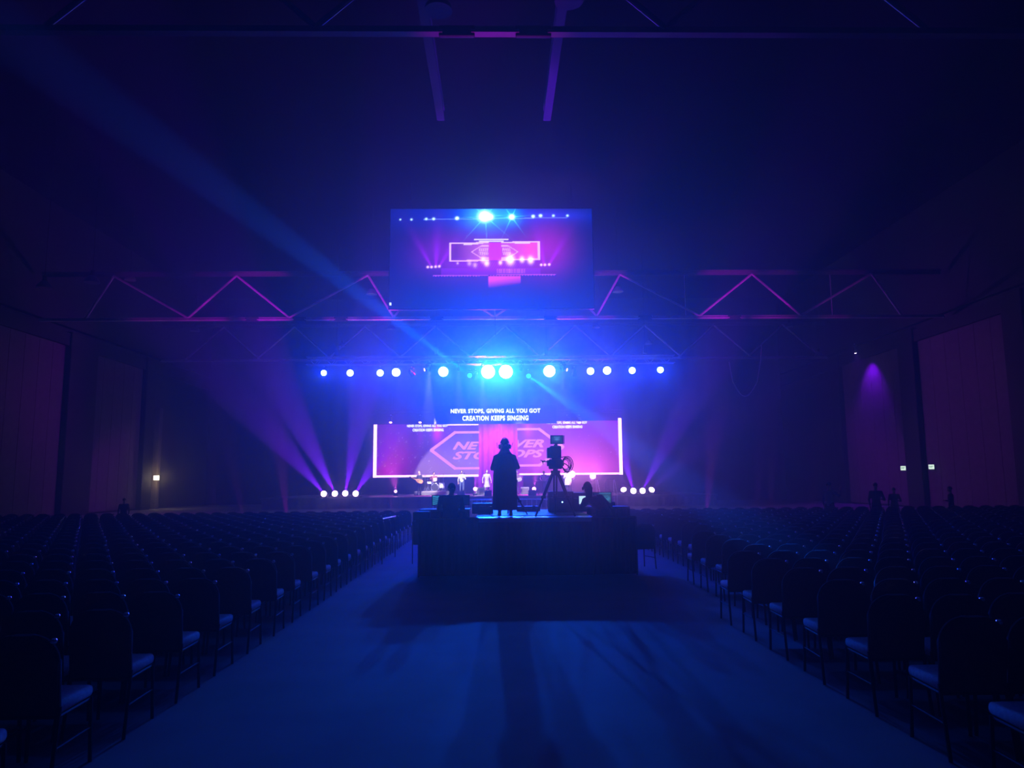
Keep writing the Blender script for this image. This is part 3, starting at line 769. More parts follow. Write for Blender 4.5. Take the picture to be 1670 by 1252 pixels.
def led_wall(xa, xb, yt_l, yt_r, yb_l, yb_r, fn, lab, left):
    x0, z0 = px2(xa, yb_l); x1, _ = px2(xb, yb_r); _, z1 = px2((xa+xb)/2, (yt_l+yt_r)/2); z0 = px2((xa+xb)/2, (yb_l+yb_r)/2)[1]
    t = thing('led_wall', lab, 'screen', (0, LY, 0), 0, 'LED wall halves')
    MB().box(((x0+x1)/2, .12, (z0+z1)/2), (x1-x0, .2, z1-z0)).build('cabinet', M['black'], t)
    nx = int((xb-xa)*1.0); nz = 88
    grid_picture('picture', M['led'], (x0, 0, z0), 1, 1, x1-x0, z1-z0, nx, nz,
                 lambda u, v: fn(xa+(xb-xa)*u, 691+(778-691)*v), t)
    u = (x1-x0)/(xb-xa)
    X = lambda px: x0+(px-xa)*u
    Z = lambda py: z1-(py-691)*(z1-z0)/(778-691)
    # glowing border lines
    mb = MB()
    if left:
        mb.box((X(611), -.02, (z0+z1)/2), (5.5*u, .03, z1-z0)); mb.box((X(694.5), -.02, Z(776)), (172*u, .03, 3.4*u)); mb.box((X(755), -.02, Z(692)), (51*u, .03, 2.6*u))
    else:
        mb.box((X(1013), -.02, (z0+z1)/2+u*2), (5.5*u, .03, z1-z0+u*4)); mb.box((X(931), -.02, Z(776)), (168*u, .03, 2.8*u)); mb.box((X(869), -.02, Z(692)), (47*u, .03, 2.4*u))
    mb.build('border_line', M['ledw'], t)
    # hexagon outline
    def line(a, b, w):
        (ax, az), (bx, bz) = (X(a[0]), Z(a[1])), (X(b[0]), Z(b[1])); d = V((bx-ax, 0, bz-az)); L = d.length; ang = math.atan2(d.z, d.x)
        hx.box(((ax+bx)/2, -.025, (az+bz)/2), (L+w*u*.5, .03, w*u), rot=Matrix.Rotation(-ang, 3, 'Y'))
    hx = MB()
    if left:
        line((703, 734), (742, 705), 4.6); line((742, 705), (781, 705), 3.6); line((703, 734), (742, 764), 4.6); line((742, 764), (781, 764), 3.6)
    else:
        line((845, 704), (880, 704), 3.6); line((880, 704), (919, 733), 4.4); line((919, 733), (880, 762), 4.4); line((880, 762), (845, 762), 3.6)
    hx.build('hexagon_outline', M['ledp'], t)
    for s, yy0, yy1, wpx, xs in (('NEVER', 733.5, 720.5, 90, 0), ('STOPS', 749.5, 736.5, 90, 0)):
        bm = text_bm(s, wpx*u, (yy0-yy1)*u, shear=.35, bold=.035)
        start = X(738) if left else X(888)-wpx*u
        bmesh.ops.translate(bm, vec=(start, -.02, Z(yy0)), verts=bm.verts)
        if left: bmesh.ops.bisect_plane(bm, geom=bm.verts[:]+bm.edges[:]+bm.faces[:], plane_co=(x1, 0, 0), plane_no=(1, 0, 0), clear_outer=True)
        else: bmesh.ops.bisect_plane(bm, geom=bm.verts[:]+bm.edges[:]+bm.faces[:], plane_co=(x0, 0, 0), plane_no=(1, 0, 0), clear_inner=True)
        m_ = MB(); m_.bm.free(); m_.bm = bm; m_.build('title_lettering', M['ledl'], t)
    a = (663, 730, 672, 723) if left else (893, 959, 902, 951)
    for s, q0, q1, yy in (('NEVER STOPS, GIVING ALL YOU GOT', a[0], a[1], 696.5), ('CREATION KEEPS SINGING', a[2], a[3], 703)):
        bm = text_bm(s, (q1-q0)*u, 4.6*u, bold=.03, spacing=1.05)
        bmesh.ops.translate(bm, vec=(X(q0), -.02, Z(yy)), verts=bm.verts)
        m_ = MB(); m_.bm.free(); m_.bm = bm; m_.build('lyric_lettering', M['txt'], t)
    return t
led_wall(608, 781, 692, 691, 779, 777, led_left, 'left half of the LED wall with star field, planet and clipped pink title', True)
led_wall(845, 1016, 688, 684, 776, 773, led_right, 'right half of the LED wall in brighter magenta with clipped pink title', False)
# lyric screen
TY = 50.0
u = TY/FPX
a = P(808, 676, TY); t = thing('lyric_screen', 'dark hanging lyric screen with two lines of white capitals above the stage', 'screen', a)
MB().box((0, .06, 0), (200*u, .1, 30*u)).build('panel', M['black'], t)
for s, x0, x1, yb in (('NEVER STOPS, GIVING ALL YOU GOT', 735, 881.5, 674.6), ('CREATION KEEPS SINGING', 754, 862, 685.8)):
    bm = text_bm(s, (x1-x0)*u, 8.3*u, bold=.035, spacing=1.12)
    bmesh.ops.translate(bm, vec=((x0-808)*u, -.03, (676-yb)*u), verts=bm.verts)
    m_ = MB(); m_.bm.free(); m_.bm = bm; m_.build('lyric_lettering', M['txt'], t)
for sx in (-1, 1): MB().tube([(sx*90*u, .06, 15*u), (sx*90*u, .06, 3.0)], .012, 6).build('hanging_cable', M['blackm'], t)

# stage lighting truss
LT = 46.0
zt0 = P(805, 593.5, LT).z; zt1 = P(805, 581, LT).z; xa, xb = P(500, 600, LT).x, P(1100, 600, LT).x
t = thing('lighting_truss', 'long aluminium box truss carrying the blue stage lights', 'truss', ((xa+xb)/2, LT, zt0)); W = xb-xa; H = zt1-zt0
for yy in (-.2, .2):
    for zz in (0, H): MB().tube([(-W/2, yy, zz), (W/2, yy, zz)], .035, 8).build('chord', M['alu'], t, smooth=True)
mb = MB(); n = 44
for k in range(n):
    x0_, x1_ = -W/2+W*k/n, -W/2+W*(k+1)/n
    for yy in (-.2, .2): mb.tube([(x0_, yy, 0 if k % 2 else H), (x1_, yy, H if k % 2 else 0)], .014, 5)
    mb.tube([(x0_, -.2, 0), (x0_, .2, 0)], .014, 5).tube([(x0_, -.2, H), (x0_, .2, H)], .014, 5)
mb.build('lattice', M['alu'], t, smooth=True)
for x_ in (-W*.42, -W*.15, W*.15, W*.42):
    MB().tube([(x_, 0, H), (x_, 0, CZ-zt0-.1)], .015, 6).build('hoist_chain', M['blackm'], t)
    MB().box((x_, 0, H+.35), (.22, .22, .45), bev=.03).build('chain_hoist', M['column'], t)

def aimed(c, d):
    return Matrix.Translation(c) @ V(d).normalized().to_track_quat('Y', 'Z').to_matrix().to_4x4()
def moving_head(pos, aim, lens, lab, R=.16, grp='blue lights along the stage truss', hang=True, foot=None):
    """pos = centre of the lens; aim = point the lamp looks at"""
    pos = V(pos); d = (V(aim)-pos).normalized()
    if not hang: pos.z = max(pos.z, (SZ if foot is None else foot)+.22+d.z*.22)
    piv = pos-d*.22
    t = thing('moving_head_light', lab, 'stage light', piv, 0, grp)
    d3 = aimed((0, 0, 0), d)
    hd = MB().cyl((0, -.2, 0), (0, .20, 0), R*.8, R*1.12, n=24).ball((0, -.2, 0), R*.8).xf(d3).build('lamp_head', M['black'], t, smooth=True)
    MB().cyl((0, .195, 0), (0, .222, 0), R, R, n=28).xf(d3).build('lens', lens, hd, smooth=True)
    s = 1 if hang else -1; w = R*1.35; dr = .30 if hang else max(.12, min(.42, piv.z-(SZ if foot is None else foot)-.075))
    MB().tube([(-w, 0, 0), (-w, 0, s*(dr-.05)), (w, 0, s*(dr-.05)), (w, 0, 0)], .022, 6).build('yoke', M['blackm'], t, smooth=True)
    MB().box((0, 0, s*dr), (.30, .26, .14 if not hang else .09), bev=.02).build('base', M['blackm'], t)
    if hang: MB().box((0, 0, s*.37), (.06, .12, .08), bev=.01).build('clamp', M['alu'], t)
    return t, pos+d*.03
FL = V((.6, 4, 0))
W8 = 'blue'
# px, py, lens radius, power, cone, aim(x,y,z), label
HEADS = [
    (528, 608, .17, 19500, 34, (-6, 12, 4.0), 'outermost small blue truss light at the left end'),
    (571, 608, .20, 22750, 34, (-4, 12, 4.0), 'second blue truss light from the left end'),
    (620, 608, .20, 26000, 34, (-3, 12, 4.0), 'third blue truss light from the left, close to its larger neighbour'),
    (646, 607, .25, 29250, 34, (-2, 12, 4.0), 'fourth and larger blue truss light from the left'),
    (723, 606, .30, 110000, 30, (-1.5, 12, 4.0), 'bright blue truss light alone left of the central pair'),
    (796, 606, .42, 360000, 30, (-.3, 12, 4.0), 'left one of the two blinding central truss lights'),
    (825, 606, .42, 360000, 30, (.5, 12, 4.0), 'right one of the two blinding central truss lights'),
    (896, 605, .36, 170000, 30, (1.6, 12, 4.0), 'very bright blue truss light right of the central pair'),
    (963, 605, .22, 29250, 34, (2, 12, 4.0), 'fourth blue truss light from the right end'),
    (990, 604, .24, 32500, 34, (3, 12, 4.0), 'third blue truss light from the right, close to its neighbour'),
    (1031, 604, .20, 24700, 34, (4, 12, 4.0), 'second blue truss light from the right end'),
    (1077, 603, .19, 22750, 34, (6, 12, 4.0), 'outermost blue truss light at the right end'),
]
for px, py, R, pw, cone, aim, lab in HEADS:
    big = pw > 100000
    col = BLUE
    t, lp = moving_head(P(px, py, 45.7), aim, M['lensB'], lab, R)
    spot(t, lp, aim, col, pw, cone+14, 1.0, .12)
    if pw > 100000: spot(t, lp, (aim[0], 10, 3.0), CYAN, pw, 18, 1.0, .12)
# narrow hard beams that cross the hall through the haze
for aimpx, nm, pw, ang in (((0, 45, 9.0), 'cyan truss light throwing the long beam to the upper left', 300000, 1.5), ((1400, 985, 8.0), 'cyan truss light throwing the beam down to the right chairs', 160000, 1.4)):
    px = 766 if nm.endswith('left') else 862
    tgt = P(*aimpx)
    if px == 766: px0, py0 = 766, 612
    else: px0, py0 = 862, 613
    t, lp = moving_head(P(px0, py0, 45.7), tgt, M['lensB2'], nm, .15)
    spot(t, lp, tgt, BEAMC, pw, ang, .6, .03)
# pale downlights
for px, py, tx, ty, pw, nm in ((674, 612, 745, 700, 14000, 'pale truss downlight angled right, left of centre'), (936, 612, 925, 705, 9000, 'pale truss downlight aimed straight down, right of centre'),
                               (775, 616, 760, 700, 9000, 'pale truss downlight under the central pair')):
    tg = P(tx, ty, 50)
    t, lp = moving_head(P(px, py, 45.7), tg, M['lensB2'], nm, .14, 'pale downlights on the stage truss')
    spot(t, lp, tg, ICE, pw, 13, .5, .05)

# magenta wash lamps above the stage
BY = 56.0
zt3 = P(800, 684, BY).z
t = thing('upstage_truss', 'thin dark truss above the LED wall holding magenta downlights', 'truss', (0, BY, zt3+.5))
for yy in (-.12, .12):
    for zz in (0, .24): MB().tube([(-9.5, yy, zz), (9.5, yy, zz)], .025, 6).build('chord', M['blackm'], t)
for x_ in (-8, 0, 8): MB().tube([(x_, 0, .24), (x_, 0, CZ-zt3-.6)], .012, 6).build('hoist_chain', M['blackm'], t)
for i, (px, pw, nm) in enumerate(((637, 3000, 'leftmost magenta downlight above the LED wall'), (685, 3500, 'second magenta downlight from the left'), (713, 18000, 'strong magenta downlight over the left LED half'),
                                  (784, 22000, 'magenta downlight at the left edge of the centre curtain'), (814, 60000, 'strongest magenta downlight above the centre curtain'),
                                  (838, 22000, 'magenta downlight at the right edge of the centre curtain'), (860, 30000, 'bright magenta downlight over the right LED half'),
                                  (886, 5000, 'magenta downlight right of the bright one'), (925, 3500, 'magenta downlight over the middle of the right LED half'), (945, 3500, 'rightmost magenta downlight above the LED wall'))):
    pp = P(px, 690, BY-.1)
    tg = V((pp.x, BY+(1.9 if 780 < px < 842 else -3.0), SZ+(3.2 if 780 < px < 842 else 0)))
    t, lp = moving_head(pp+V((0, 0, .05)), tg, M['lensM'], nm, .10, 'magenta downlights above the stage')
    spot(t, lp, tg, CURT if 780 < px < 842 else MAG, pw*(.42 if 780 < px < 842 else 1), 120 if 780 < px < 842 else 24, 1.0 if 780 < px < 842 else .6, .05)

# purple beam lights on the stage wings
WY = 49.6
for i, (px, py, tx, ty, tY, pw, nm) in enumerate(((528, 807, 440, 700, 47, 16000, 'outermost purple beam light on the left wing'), (546, 807, 478, 670, 47, 26000, 'second purple beam light on the left wing'),
        (563, 807, 594, 640, 47, 26000, 'third purple beam light on the left wing, aimed straight up'), (580, 806, 640, 710, 48, 13000, 'innermost purple beam light on the left wing, aimed right'),
        (1017, 801, 1000, 680, 49, 1500, 'innermost purple beam light on the right wing, seen edge-on'), (1033, 801, 996, 672, 48, 20000, 'second purple beam light on the right wing'),
        (1048, 800, 1110, 680, 48, 13000, 'third purple beam light on the right wing, aimed outward'), (1063, 800, 1150, 720, 49, 2500, 'outermost purple beam light on the right wing, turned away'))):
    tg = P(tx, ty, tY-9)
    pp = P(px, py, WY)
    # the lamps tilt up and also towards the hall
    t, lp = moving_head(pp, tg+V((0, -9 if px not in (1017, 1063) else 5, 0)), M['lensP'], nm, .19, 'purple beam lights on the stage wings', hang=False)
    spot(t, lp+V((0, 0, .05)), tg, PUR, pw, 8, .5, .06)
for sx, x0, x1, w in ((-1, 518, 592, 'left'), (1, 1008, 1074, 'right')):
    a, b = P(x0, 817, WY), P(x1, 815, WY); zt_ = P((x0+x1)/2, 807 if sx < 0 else 801, WY).z-.22-.49
    t = thing('wing_plinth', 'low black plinth under the purple beam lights on the %s wing' % w, 'plinth', ((a.x+b.x)/2, WY, SZ), 0)
    hgt = max(.06, zt_-SZ)
    MB().box((0, 0, hgt/2), (b.x-a.x, .7, hgt), bev=.02).build('top', M['case'], t)

# pink floor uplights among the band
for i, (px, py, Y, tx, ty, pw, R, nm) in enumerate(((645, 801, 53, 640, 760, 9000, .10, 'small pink uplight alone at the left of the band'), (775, 797, 52, 790, 700, 16000, .13, 'pink uplight between the white-shirted singer and the dancer'),
        (871, 797, 52, 880, 720, 22000, .13, 'bright pink uplight right of the standing operator'), (932, 773, 55.5, 905, 600, 15000, .28, 'blinding pink-white light right of the second camera'),
        (967, 776, 55.5, 980, 640, 9000, .22, 'second blinding pink light above the leaning technician'), (955, 790, 54, 1000, 640, 9000, .12, 'small pink uplight near the right stair rail'))):
    pp = P(px, py, Y); tg = P(tx, ty, Y-3.5)
    t, lp = moving_head(pp, tg+V((0, -6, -1.5)), M['lensM'], nm, R, 'pink uplights among the band', hang=False)
    if pp.z > SZ+.65:
        MB().tube([(0, 0, -.49), (0, 0, SZ-t.location.z)], .03, 8).build('stand_pole', M['blackm'], t)
        MB().cyl((0, 0, SZ-t.location.z), (0, 0, SZ-t.location.z+.03), .2, n=16).build('stand_foot', M['blackm'], t)
    spot(t, lp+V((0, 0, .08)), tg, PINK, pw, 22, .9, .08)
    if px in (932, 967): spot(t, lp+V((0, -.05, .0)), (1, 3, 4), GLOW, pw*4.5, 26, 1.0, .08)
# added unseen lamps lighting the side walls and the roof steel
t, lp = moving_head(P(925, 603, 46.0), (22, 40, 4), M['lensM'], 'added magenta wash light on the truss turned to the right wall', .09, 'added magenta wash lights for the side walls')
spot(t, lp, (23, 41, 4.5), WALLC, 5200, 70, .8, .1)
t, lp = moving_head(P(692, 603, 46.0), (-22, 40, 4), M['lensM'], 'added magenta wash light on the truss turned to the left wall', .09, 'added magenta wash lights for the side walls')
spot(t, lp, (-23, 40, 4.5), WALLC, 5200, 70, .8, .1)
for px, tx, ty, tY, deg, pw, nm in ((470, 430, 480, 38, 13, 5200, 'second diagonal from the left'), (640, 619, 480, 38, 9, 5200, 'diagonal left of the hanging screen'),
        (970, 992, 475, 38, 9, 5200, 'diagonal right of the hanging screen'), (1150, 1182, 472, 38, 13, 5200, 'second bright diagonal from the right'), (1255, 1265, 475, 38, 9, 1500, 'dim diagonal right of the bright one'),
        (1320, 1370, 475, 38, 10, 700, 'outermost right diagonal'), (350, 348, 480, 38, 9, 1000, 'dim diagonal left of the bright one'), (280, 240, 485, 38, 12, 700, 'outermost left diagonal'),
        (560, 560, 522, 38, 9, 2200, 'left half of the bottom chord'), (740, 800, 518, 38, 14, 1800, 'middle of the bottom chord'), (1030, 930, 519, 38, 9, 2000, 'right half of the bottom chord'), (400, 330, 524, 38, 11, 1600, 'left end of the bottom chord'), (1230, 1260, 517, 38, 10, 1300, 'right end of the bottom chord')):
    pp = P(px, 800, 27.2); tg = P(tx, ty, tY)
    t, lp = moving_head(V((pp.x, 27.2, .42)), tg, M['lensM'], 'added unseen pink lamp beyond the chairs aimed at ' + nm, .07, 'added pink floor lights tilted at the roof', hang=False, foot=0)
    spot(t, lp, tg, ROOFC, pw, deg, .8, .05)  # unseen lamps added so the roof steel shows pink
tg = P(805, 54, 13.5)  # hidden lamp added for the pink on the nearest truss
t, lp = moving_head(V((-.15, 18.4, .42)), tg, M['lensM'], 'added pink floor light hidden behind the camera riser tilted at the nearest truss', .07, 'added pink floor lights tilted at the roof', hang=False, foot=0)
spot(t, lp, tg, ROOFC, 1500, 18, 1.0, .05)
# purple downlight washing the top of the far right wall panel
pp = P(1449, 574, 49.0); pp.x = min(pp.x, 23.3)
t, lp = moving_head((22.9, 46.2, 9.6), (23.9, 46.4, 5), M['lensP'], 'small purple downlight at the top of the far right wall panel', .06, 'purple wall downlights')
spot(t, lp, (24.0, 46.5, 6.5), PUR, 260, 90, .8, .05)

# pale key lights on the band
for px, tx, ty, tY, pw, w_ in ((700, 697, 786, 54.8, 6000, 'over the drummer'), (748, 753, 790, 53, 2600, 'over the white-shirted singer'), (786, 794, 786, 51.5, 5000, 'over the woman in grey'), (850, 845, 790, 54, 1500, 'over the right guitarist'), (918, 926, 790, 53.2, 2200, 'over the figure in white')):
    tg = P(tx, ty, tY)
    t, lp = moving_head(P(px, 604, 46.0), tg, M['lensB2'], 'small key light on the stage truss ' + w_, .09, 'pale key lights aimed at the band')
    spot(t, lp, tg, KEY, pw, 14, .6, .05)
# dim blue wash lamps added out of view to light seats and floor
for x_, w_ in ((-8, 'left'), (0, 'centre'), (8, 'right')):
    t, lp = moving_head((x_, 9.0, 12.0), (x_*.8, 10.5, 0), M['lensB2'], 'added unseen blue wash lamp above the seats, %s' % w_, .12, 'added blue wash lamps above the seats')
    spot(t, lp, (x_*.8, 10.5, 0), SEATWASH, 900, 95, .9, .15)

# barricade in front of the stage
def barrier(x, Y, lab, w=2.2, h=1.05):
    t = thing('crowd_barrier', lab, 'barrier', (x, Y, 0), 0, 'steel crowd barriers before the stage')
    MB().tube([(-w/2, 0, .1), (-w/2, 0, h), (w/2, 0, h), (w/2, 0, .1)], .022, 8).build('frame', M['barr'], t, smooth=True)
    mb = MB(); n = 12
    for k in range(1, n): mb.tube([(-w/2+w*k/n, 0, .14), (-w/2+w*k/n, 0, h)], .012, 6)
    mb.tube([(-w/2, 0, .14), (w/2, 0, .14)], .015, 6); mb.build('bars', M['barr'], t, smooth=True)
    for sx in (-1, 1): MB().tube([(sx*w*.38, -.3, .02), (sx*w*.38, 0, .12), (sx*w*.38, .3, .02)], .018, 6).build('foot', M['barr'], t, smooth=True)
for k in range(3): barrier(-1.35+2.26*k, 28.3, 'steel crowd barrier with upright bars before the stage, ' + ('left of the operator', 'between operator and second camera', 'behind the right technician')[k])
# stage stairs with rails, right
p = P(990, 812, 48.2); t = thing('stage_stairs', 'small stage stairs with looped tube handrails, right of the band', 'stairs', (p.x, 48.35, 0))
for k in range(4): MB().box((0, -.9+.3*k+.1, (SZ/4)*(k+1)-.03), (1.1, .3, .05)).build('step', M['stage'], t)
for sx in (-1, 1):
    MB().tube([(sx*.55, -.9, .9), (sx*.55, .15, SZ+1.0), (sx*.55, .42, SZ+1.0), (sx*.55, .5, SZ+.85), (sx*.55, .5, 0)], .02, 6).tube([(sx*.55, -.9, .9), (sx*.55, -.9, 0)], .02, 6).build('handrail', M['barr'], t, smooth=True)
# slim rail loop seen beside the second technician
p = P(987, 803, 50.5); t = thing('guard_rail', 'dark looped guard rail sloping down to the right wing', 'rail', (p.x, 50.5, SZ))
MB().tube([(0, 0, 0), (0, 0, .85), (.12, 0, 1.05), (.35, 0, 1.1), (2.2, 0, .35), (2.2, 0, 0)], .03, 6).tube([(.25, 0, 0), (.25, 0, 1.08)], .025, 6).tube([(0, 0, .5), (.9, 0, 0)], .025, 6).build('rail_tube', M['blackm'], t, smooth=True)

# --- the band
def stagep(px, Y): p = P(px, 800, Y); return V((p.x, Y, SZ))
person('guitarist in dark clothes at the left of the stage holding an acoustic guitar', stagep(684, 54), PI-.5, 'cloth_dk', 'cloth_dk', STAND,
       dict(wL=(-.02, .24, 1.12), eL=(-.30, .08, 1.12), wR=(.12, .22, 1.02), eR=(.30, .02, 1.14), dL=(1, .3, .2), dR=(-1, .2, 0)), voxel=.03)
def guitar(loc, rz, lab, m, acoustic=True, tilt=.5, s=1.0):
    t = thing('acoustic_guitar' if acoustic else 'electric_guitar', lab, 'guitar', loc, rz); t.scale = (s, s, s)
    R_ = Matrix.Rotation(tilt, 4, 'Y'); dp = .10 if acoustic else .045
    mb = MB(); pts = []
    for k in range(40):
        a = 2*PI*k/40; r = .19+.045*math.cos(2*a)-.02*math.cos(a)
        pts.append((-.05+r*1.15*math.cos(a), r*.92*math.sin(a)))
    mb.prism(pts, -dp/2, dp/2).xf(R_); mb.build('body', M[m], t)
    MB().box((.42, -.02, 0), (.55, .03, .05)).xf(R_).build('neck', M['wood'], t)
    MB().box((.76, -.02, 0), (.16, .025, .075), bev=.01).xf(R_).build('headstock', M['black'], t)
    if acoustic: MB().cyl((.04, dp/2, 0), (.04, dp/2+.004, 0), .05, n=20).xf(R_).build('sound_hole', M['black'], t)
    return t
g = stagep(684, 54)
guitar(g+V((-.0, -.34, 1.05)), PI-.4, 'brown acoustic guitar held by the guitarist at stage left', 'wood', tilt=-.35)
# drum kit
dk = stagep(706, 55)
t = thing('drum_riser', 'low riser under the drum kit', 'platform', (dk.x, 55.3, SZ)); MB().box((0, 0, .14), (2.6, 2.2, .28), bev=.02).build('deck', M['stage'], t)
dz = SZ+.28
person('drummer in maroon shirt seated behind the drum kit', (dk.x-.0, 55.95, dz), PI, 'cloth_rd', 'jeans', SIT,
       dict(wL=(-.25, .42, .95), wR=(.25, .42, .98), dL=(0, 1, .3), dR=(0, 1, .3)), scale=1.08, voxel=.03)
t = thing('drum_throne', 'round drum throne under the drummer', 'stool', (dk.x, 55.95, dz)); MB().cyl((0, 0, .42), (0, 0, .50), .17, n=20).build('seat', M['black'], t)
for k in range(3): MB().tube([(0, 0, .3), (.22*math.cos(k*2.1), .22*math.sin(k*2.1), 0)], .012, 6).build('leg', M['alu'], t)
MB().cyl((0, 0, .05), (0, 0, .42), .02, n=8).build('post', M['alu'], t)
def drum(lab, x, y, z, r, d, horiz=False, name='drum', stand=True):
    t = thing(name, lab, 'drum', (dk.x+x, y, z))
    if horiz:
        MB().cyl((0, -d/2, 0), (0, d/2, 0), r, n=32).build('shell', M['drum'], t, smooth=True)
        MB().cyl((0, -d/2-.01, 0), (0, -d/2-.002, 0), r*.94, n=32).build('drumhead', M['black'], t)
        mb = MB()
        for yy in (-d/2, d/2): mb.tube([(r*1.02*math.cos(a), yy, r*1.02*math.sin(a)) for a in [2*PI*k/32 for k in range(32)]], .016, 6, closed=True)
        mb.build('hoop', M['alu'], t, smooth=True)
        for sx in (-1, 1): MB().tube([(sx*r*.8, -d/2+.1, -r*.4), (sx*r*1.15, -d/2, -(z-dz))], .012, 6).build('spur', M['alu'], t)
    else:
        MB().cyl((0, 0, -d/2), (0, 0, d/2), r, n=28).build('shell', M['drum'], t, smooth=True)
        MB().cyl((0, 0, d/2), (0, 0, d/2+.006), r*.95, n=28).build('drumhead', M['cloth_wh'], t)
        for k in range(3):
            a = k*2.1+.4; MB().tube([(r*math.cos(a), r*math.sin(a), 0), (r*1.1*math.cos(a), r*1.1*math.sin(a), -(z-dz))], .011, 6).build('leg', M['alu'], t)
drum('bass drum with dark front head on the drum riser', .15, 55.1, dz+.29, .28, .4, True, 'bass_drum')
drum('white snare drum left of the bass drum', -.30, 55.35, dz+.62, .17, .14, name='snare_drum')
drum('white floor tom at the right of the kit', .62, 55.45, dz+.42, .2, .38, name='floor_tom')
drum('small white rack tom above the bass drum', .12, 55.35, dz+.85, .15, .22, name='rack_tom')
def cymbal(x, y, z, r, lab):
    t = thing('cymbal', lab, 'cymbal', (dk.x+x, y, dz), 0, 'cymbals of the drum kit')
    MB().loft([((0, 0, z-.01), r, r), ((0, 0, z+.012), r*.3, r*.3), ((0, 0, z+.035), r*.1, r*.1)], 28).build('plate', M['brass'], t, smooth=True)
    MB().tube([(0, 0, 0), (0, 0, z+.05)], .012, 6).build('stand', M['alu'], t)
    for k in range(3): MB().tube([(0, 0, .3), (.2*math.cos(k*2.1), .2*math.sin(k*2.1), 0)], .01, 6).build('leg', M['alu'], t)
cymbal(-.6, 55.2, 1.15, .22, 'brass cymbal at the left of the kit'); cymbal(.75, 55.1, 1.25, .24, 'brass cymbal at the right of the kit')
cymbal(-.45, 55.55, .85, .17, 'lower hi-hat cymbal beside the snare')
person('singer in a white long-sleeved shirt and jeans left of the dark operator', stagep(753, 53), PI, 'cloth_wh', 'jeans', STAND, dict(wL=(-.05, .25, 1.32), eL=(-.28, .06, 1.12), dL=(.3, .2, 1)), voxel=.03)
person('woman in a grey dress with swinging arms near the operator', stagep(794, 51.5), PI+.2, 'cloth_gr', 'cloth_gr', STAND,
       dict(wL=(-.30, .1, .92), eL=(-.28, 0, 1.15), wR=(.30, .05, .95), eR=(.30, 0, 1.15), kR=(.12, .1, .50), aR=(.14, .0, .09)), voxel=.03, skirt=.38, hair='long')
person('guitarist just right of the operator, lit pink', stagep(843, 54), PI+.3, 'cloth_gr', 'jeans', STAND,
       dict(wL=(-.30, .30, 1.25), eL=(-.32, .08, 1.12), wR=(.08, .22, 1.0), eR=(.30, .0, 1.12), dL=(-.3, .3, .2), dR=(-1, .2, 0)), voxel=.03)
g = stagep(843, 54); guitar(g+V((.05, -.32, 1.02)), PI, 'pale electric guitar held right of the operator', 'drum', False, tilt=.45)
person('musician bent over a keyboard left of the right tripod', stagep(888, 54.2), PI-.2, 'cloth_gr', 'cloth_dk', STAND,
       dict(che=(0, .12, 1.27), nk=(0, .22, 1.42), hd=(0, .3, 1.54), sL=(-.18, .2, 1.36), sR=(.18, .2, 1.36), eL=(-.26, .32, 1.12), eR=(.26, .32, 1.12), wL=(-.14, .52, 1.02), wR=(.14, .52, 1.02), dL=(0, 1, -.2), dR=(0, 1, -.2)), voxel=.03)
g = stagep(886, 53.5)
t = thing('keyboard', 'stage keyboard on a crossed stand before the bent musician', 'keyboard', (g.x, 53.55, SZ))
MB().box((0, 0, .93), (1.1, .32, .09), bev=.01).build('body', M['black'], t); MB().box((0, .04, .982), (1.0, .16, .012)).build('keys', M['cloth_wh'], t)
for sx in (-1, 1): MB().tube([(sx*.4, .0, 0), (-sx*.4, .0, .88)], .018, 6).build('stand_leg', M['blackm'], t)
person('figure in a long white top right of the second camera', stagep(926, 53.2), PI-.1, 'cloth_wh', 'cloth_dk', STAND, dict(wR=(.08, .25, 1.32), eR=(.28, .06, 1.12), dR=(-.3, .2, 1)), voxel=.03, coat=.3)
def mic(px, Y, lab):
    g = stagep(px, Y); t = thing('microphone_stand', lab, 'microphone', g, 0, 'microphone stands across the stage')
    MB().cyl((0, 0, 0), (0, 0, .02), .14, n=20).build('base', M['blackm'], t); MB().tube([(0, 0, .02), (0, 0, 1.4), (0, .12, 1.5)], .012, 6).build('pole', M['alu'], t, smooth=True)
    MB().cyl((0, .10, 1.49), (0, .24, 1.55), .018, .02, n=10).ball((0, .26, 1.56), .03).build('microphone', M['black'], t, smooth=True)
mic(716, 53.4, 'tall microphone stand right of the drum kit'); mic(757, 52.3, 'microphone stand before the white-shirted singer'); mic(925, 52.4, 'microphone stand before the figure in white'); mic(972, 52.8, 'lone microphone stand at the right of the band')
def wedge(px, Y, lab):
    g = stagep(px, Y); t = thing('wedge_monitor', lab, 'speaker', g, 0, 'wedge speakers along the stage front')
    MB().prism([(-.3, 0), (.3, 0), (.3, .12), (.1, .36), (-.3, .36)], -.25, .25).xf(Matrix.Rotation(PI/2, 4, 'Z')).build('cabinet', M['black'], t)
    MB().box((0, .17, .27), (.44, .02, .3), rot=Matrix.Rotation(-.7, 3, 'X')).build('grille', M['blackm'], t)
for px, w in ((752, 'before the white-shirted singer'), (796, 'before the woman in grey'), (868, 'right of the operator'), (925, 'before the figure in white')): wedge(px, 50.2, 'black wedge speaker at the stage front ' + w)
# amplifier cabinets
for px, Y, w in ((856, 54.8, 'behind the right guitarist'), (783, 53.8, 'left of the woman in grey')):
    g = stagep(px, Y); t = thing('guitar_amplifier', 'pale guitar amplifier ' + w, 'amplifier', g, 0, 'pale amplifiers on the stage')
    MB().box((0, 0, .27), (.62, .3, .54), bev=.02).build('cabinet', M['drum'], t); MB().box((0, -.155, .24), (.54, .02, .40)).build('grille', M['cloth_gr'], t)

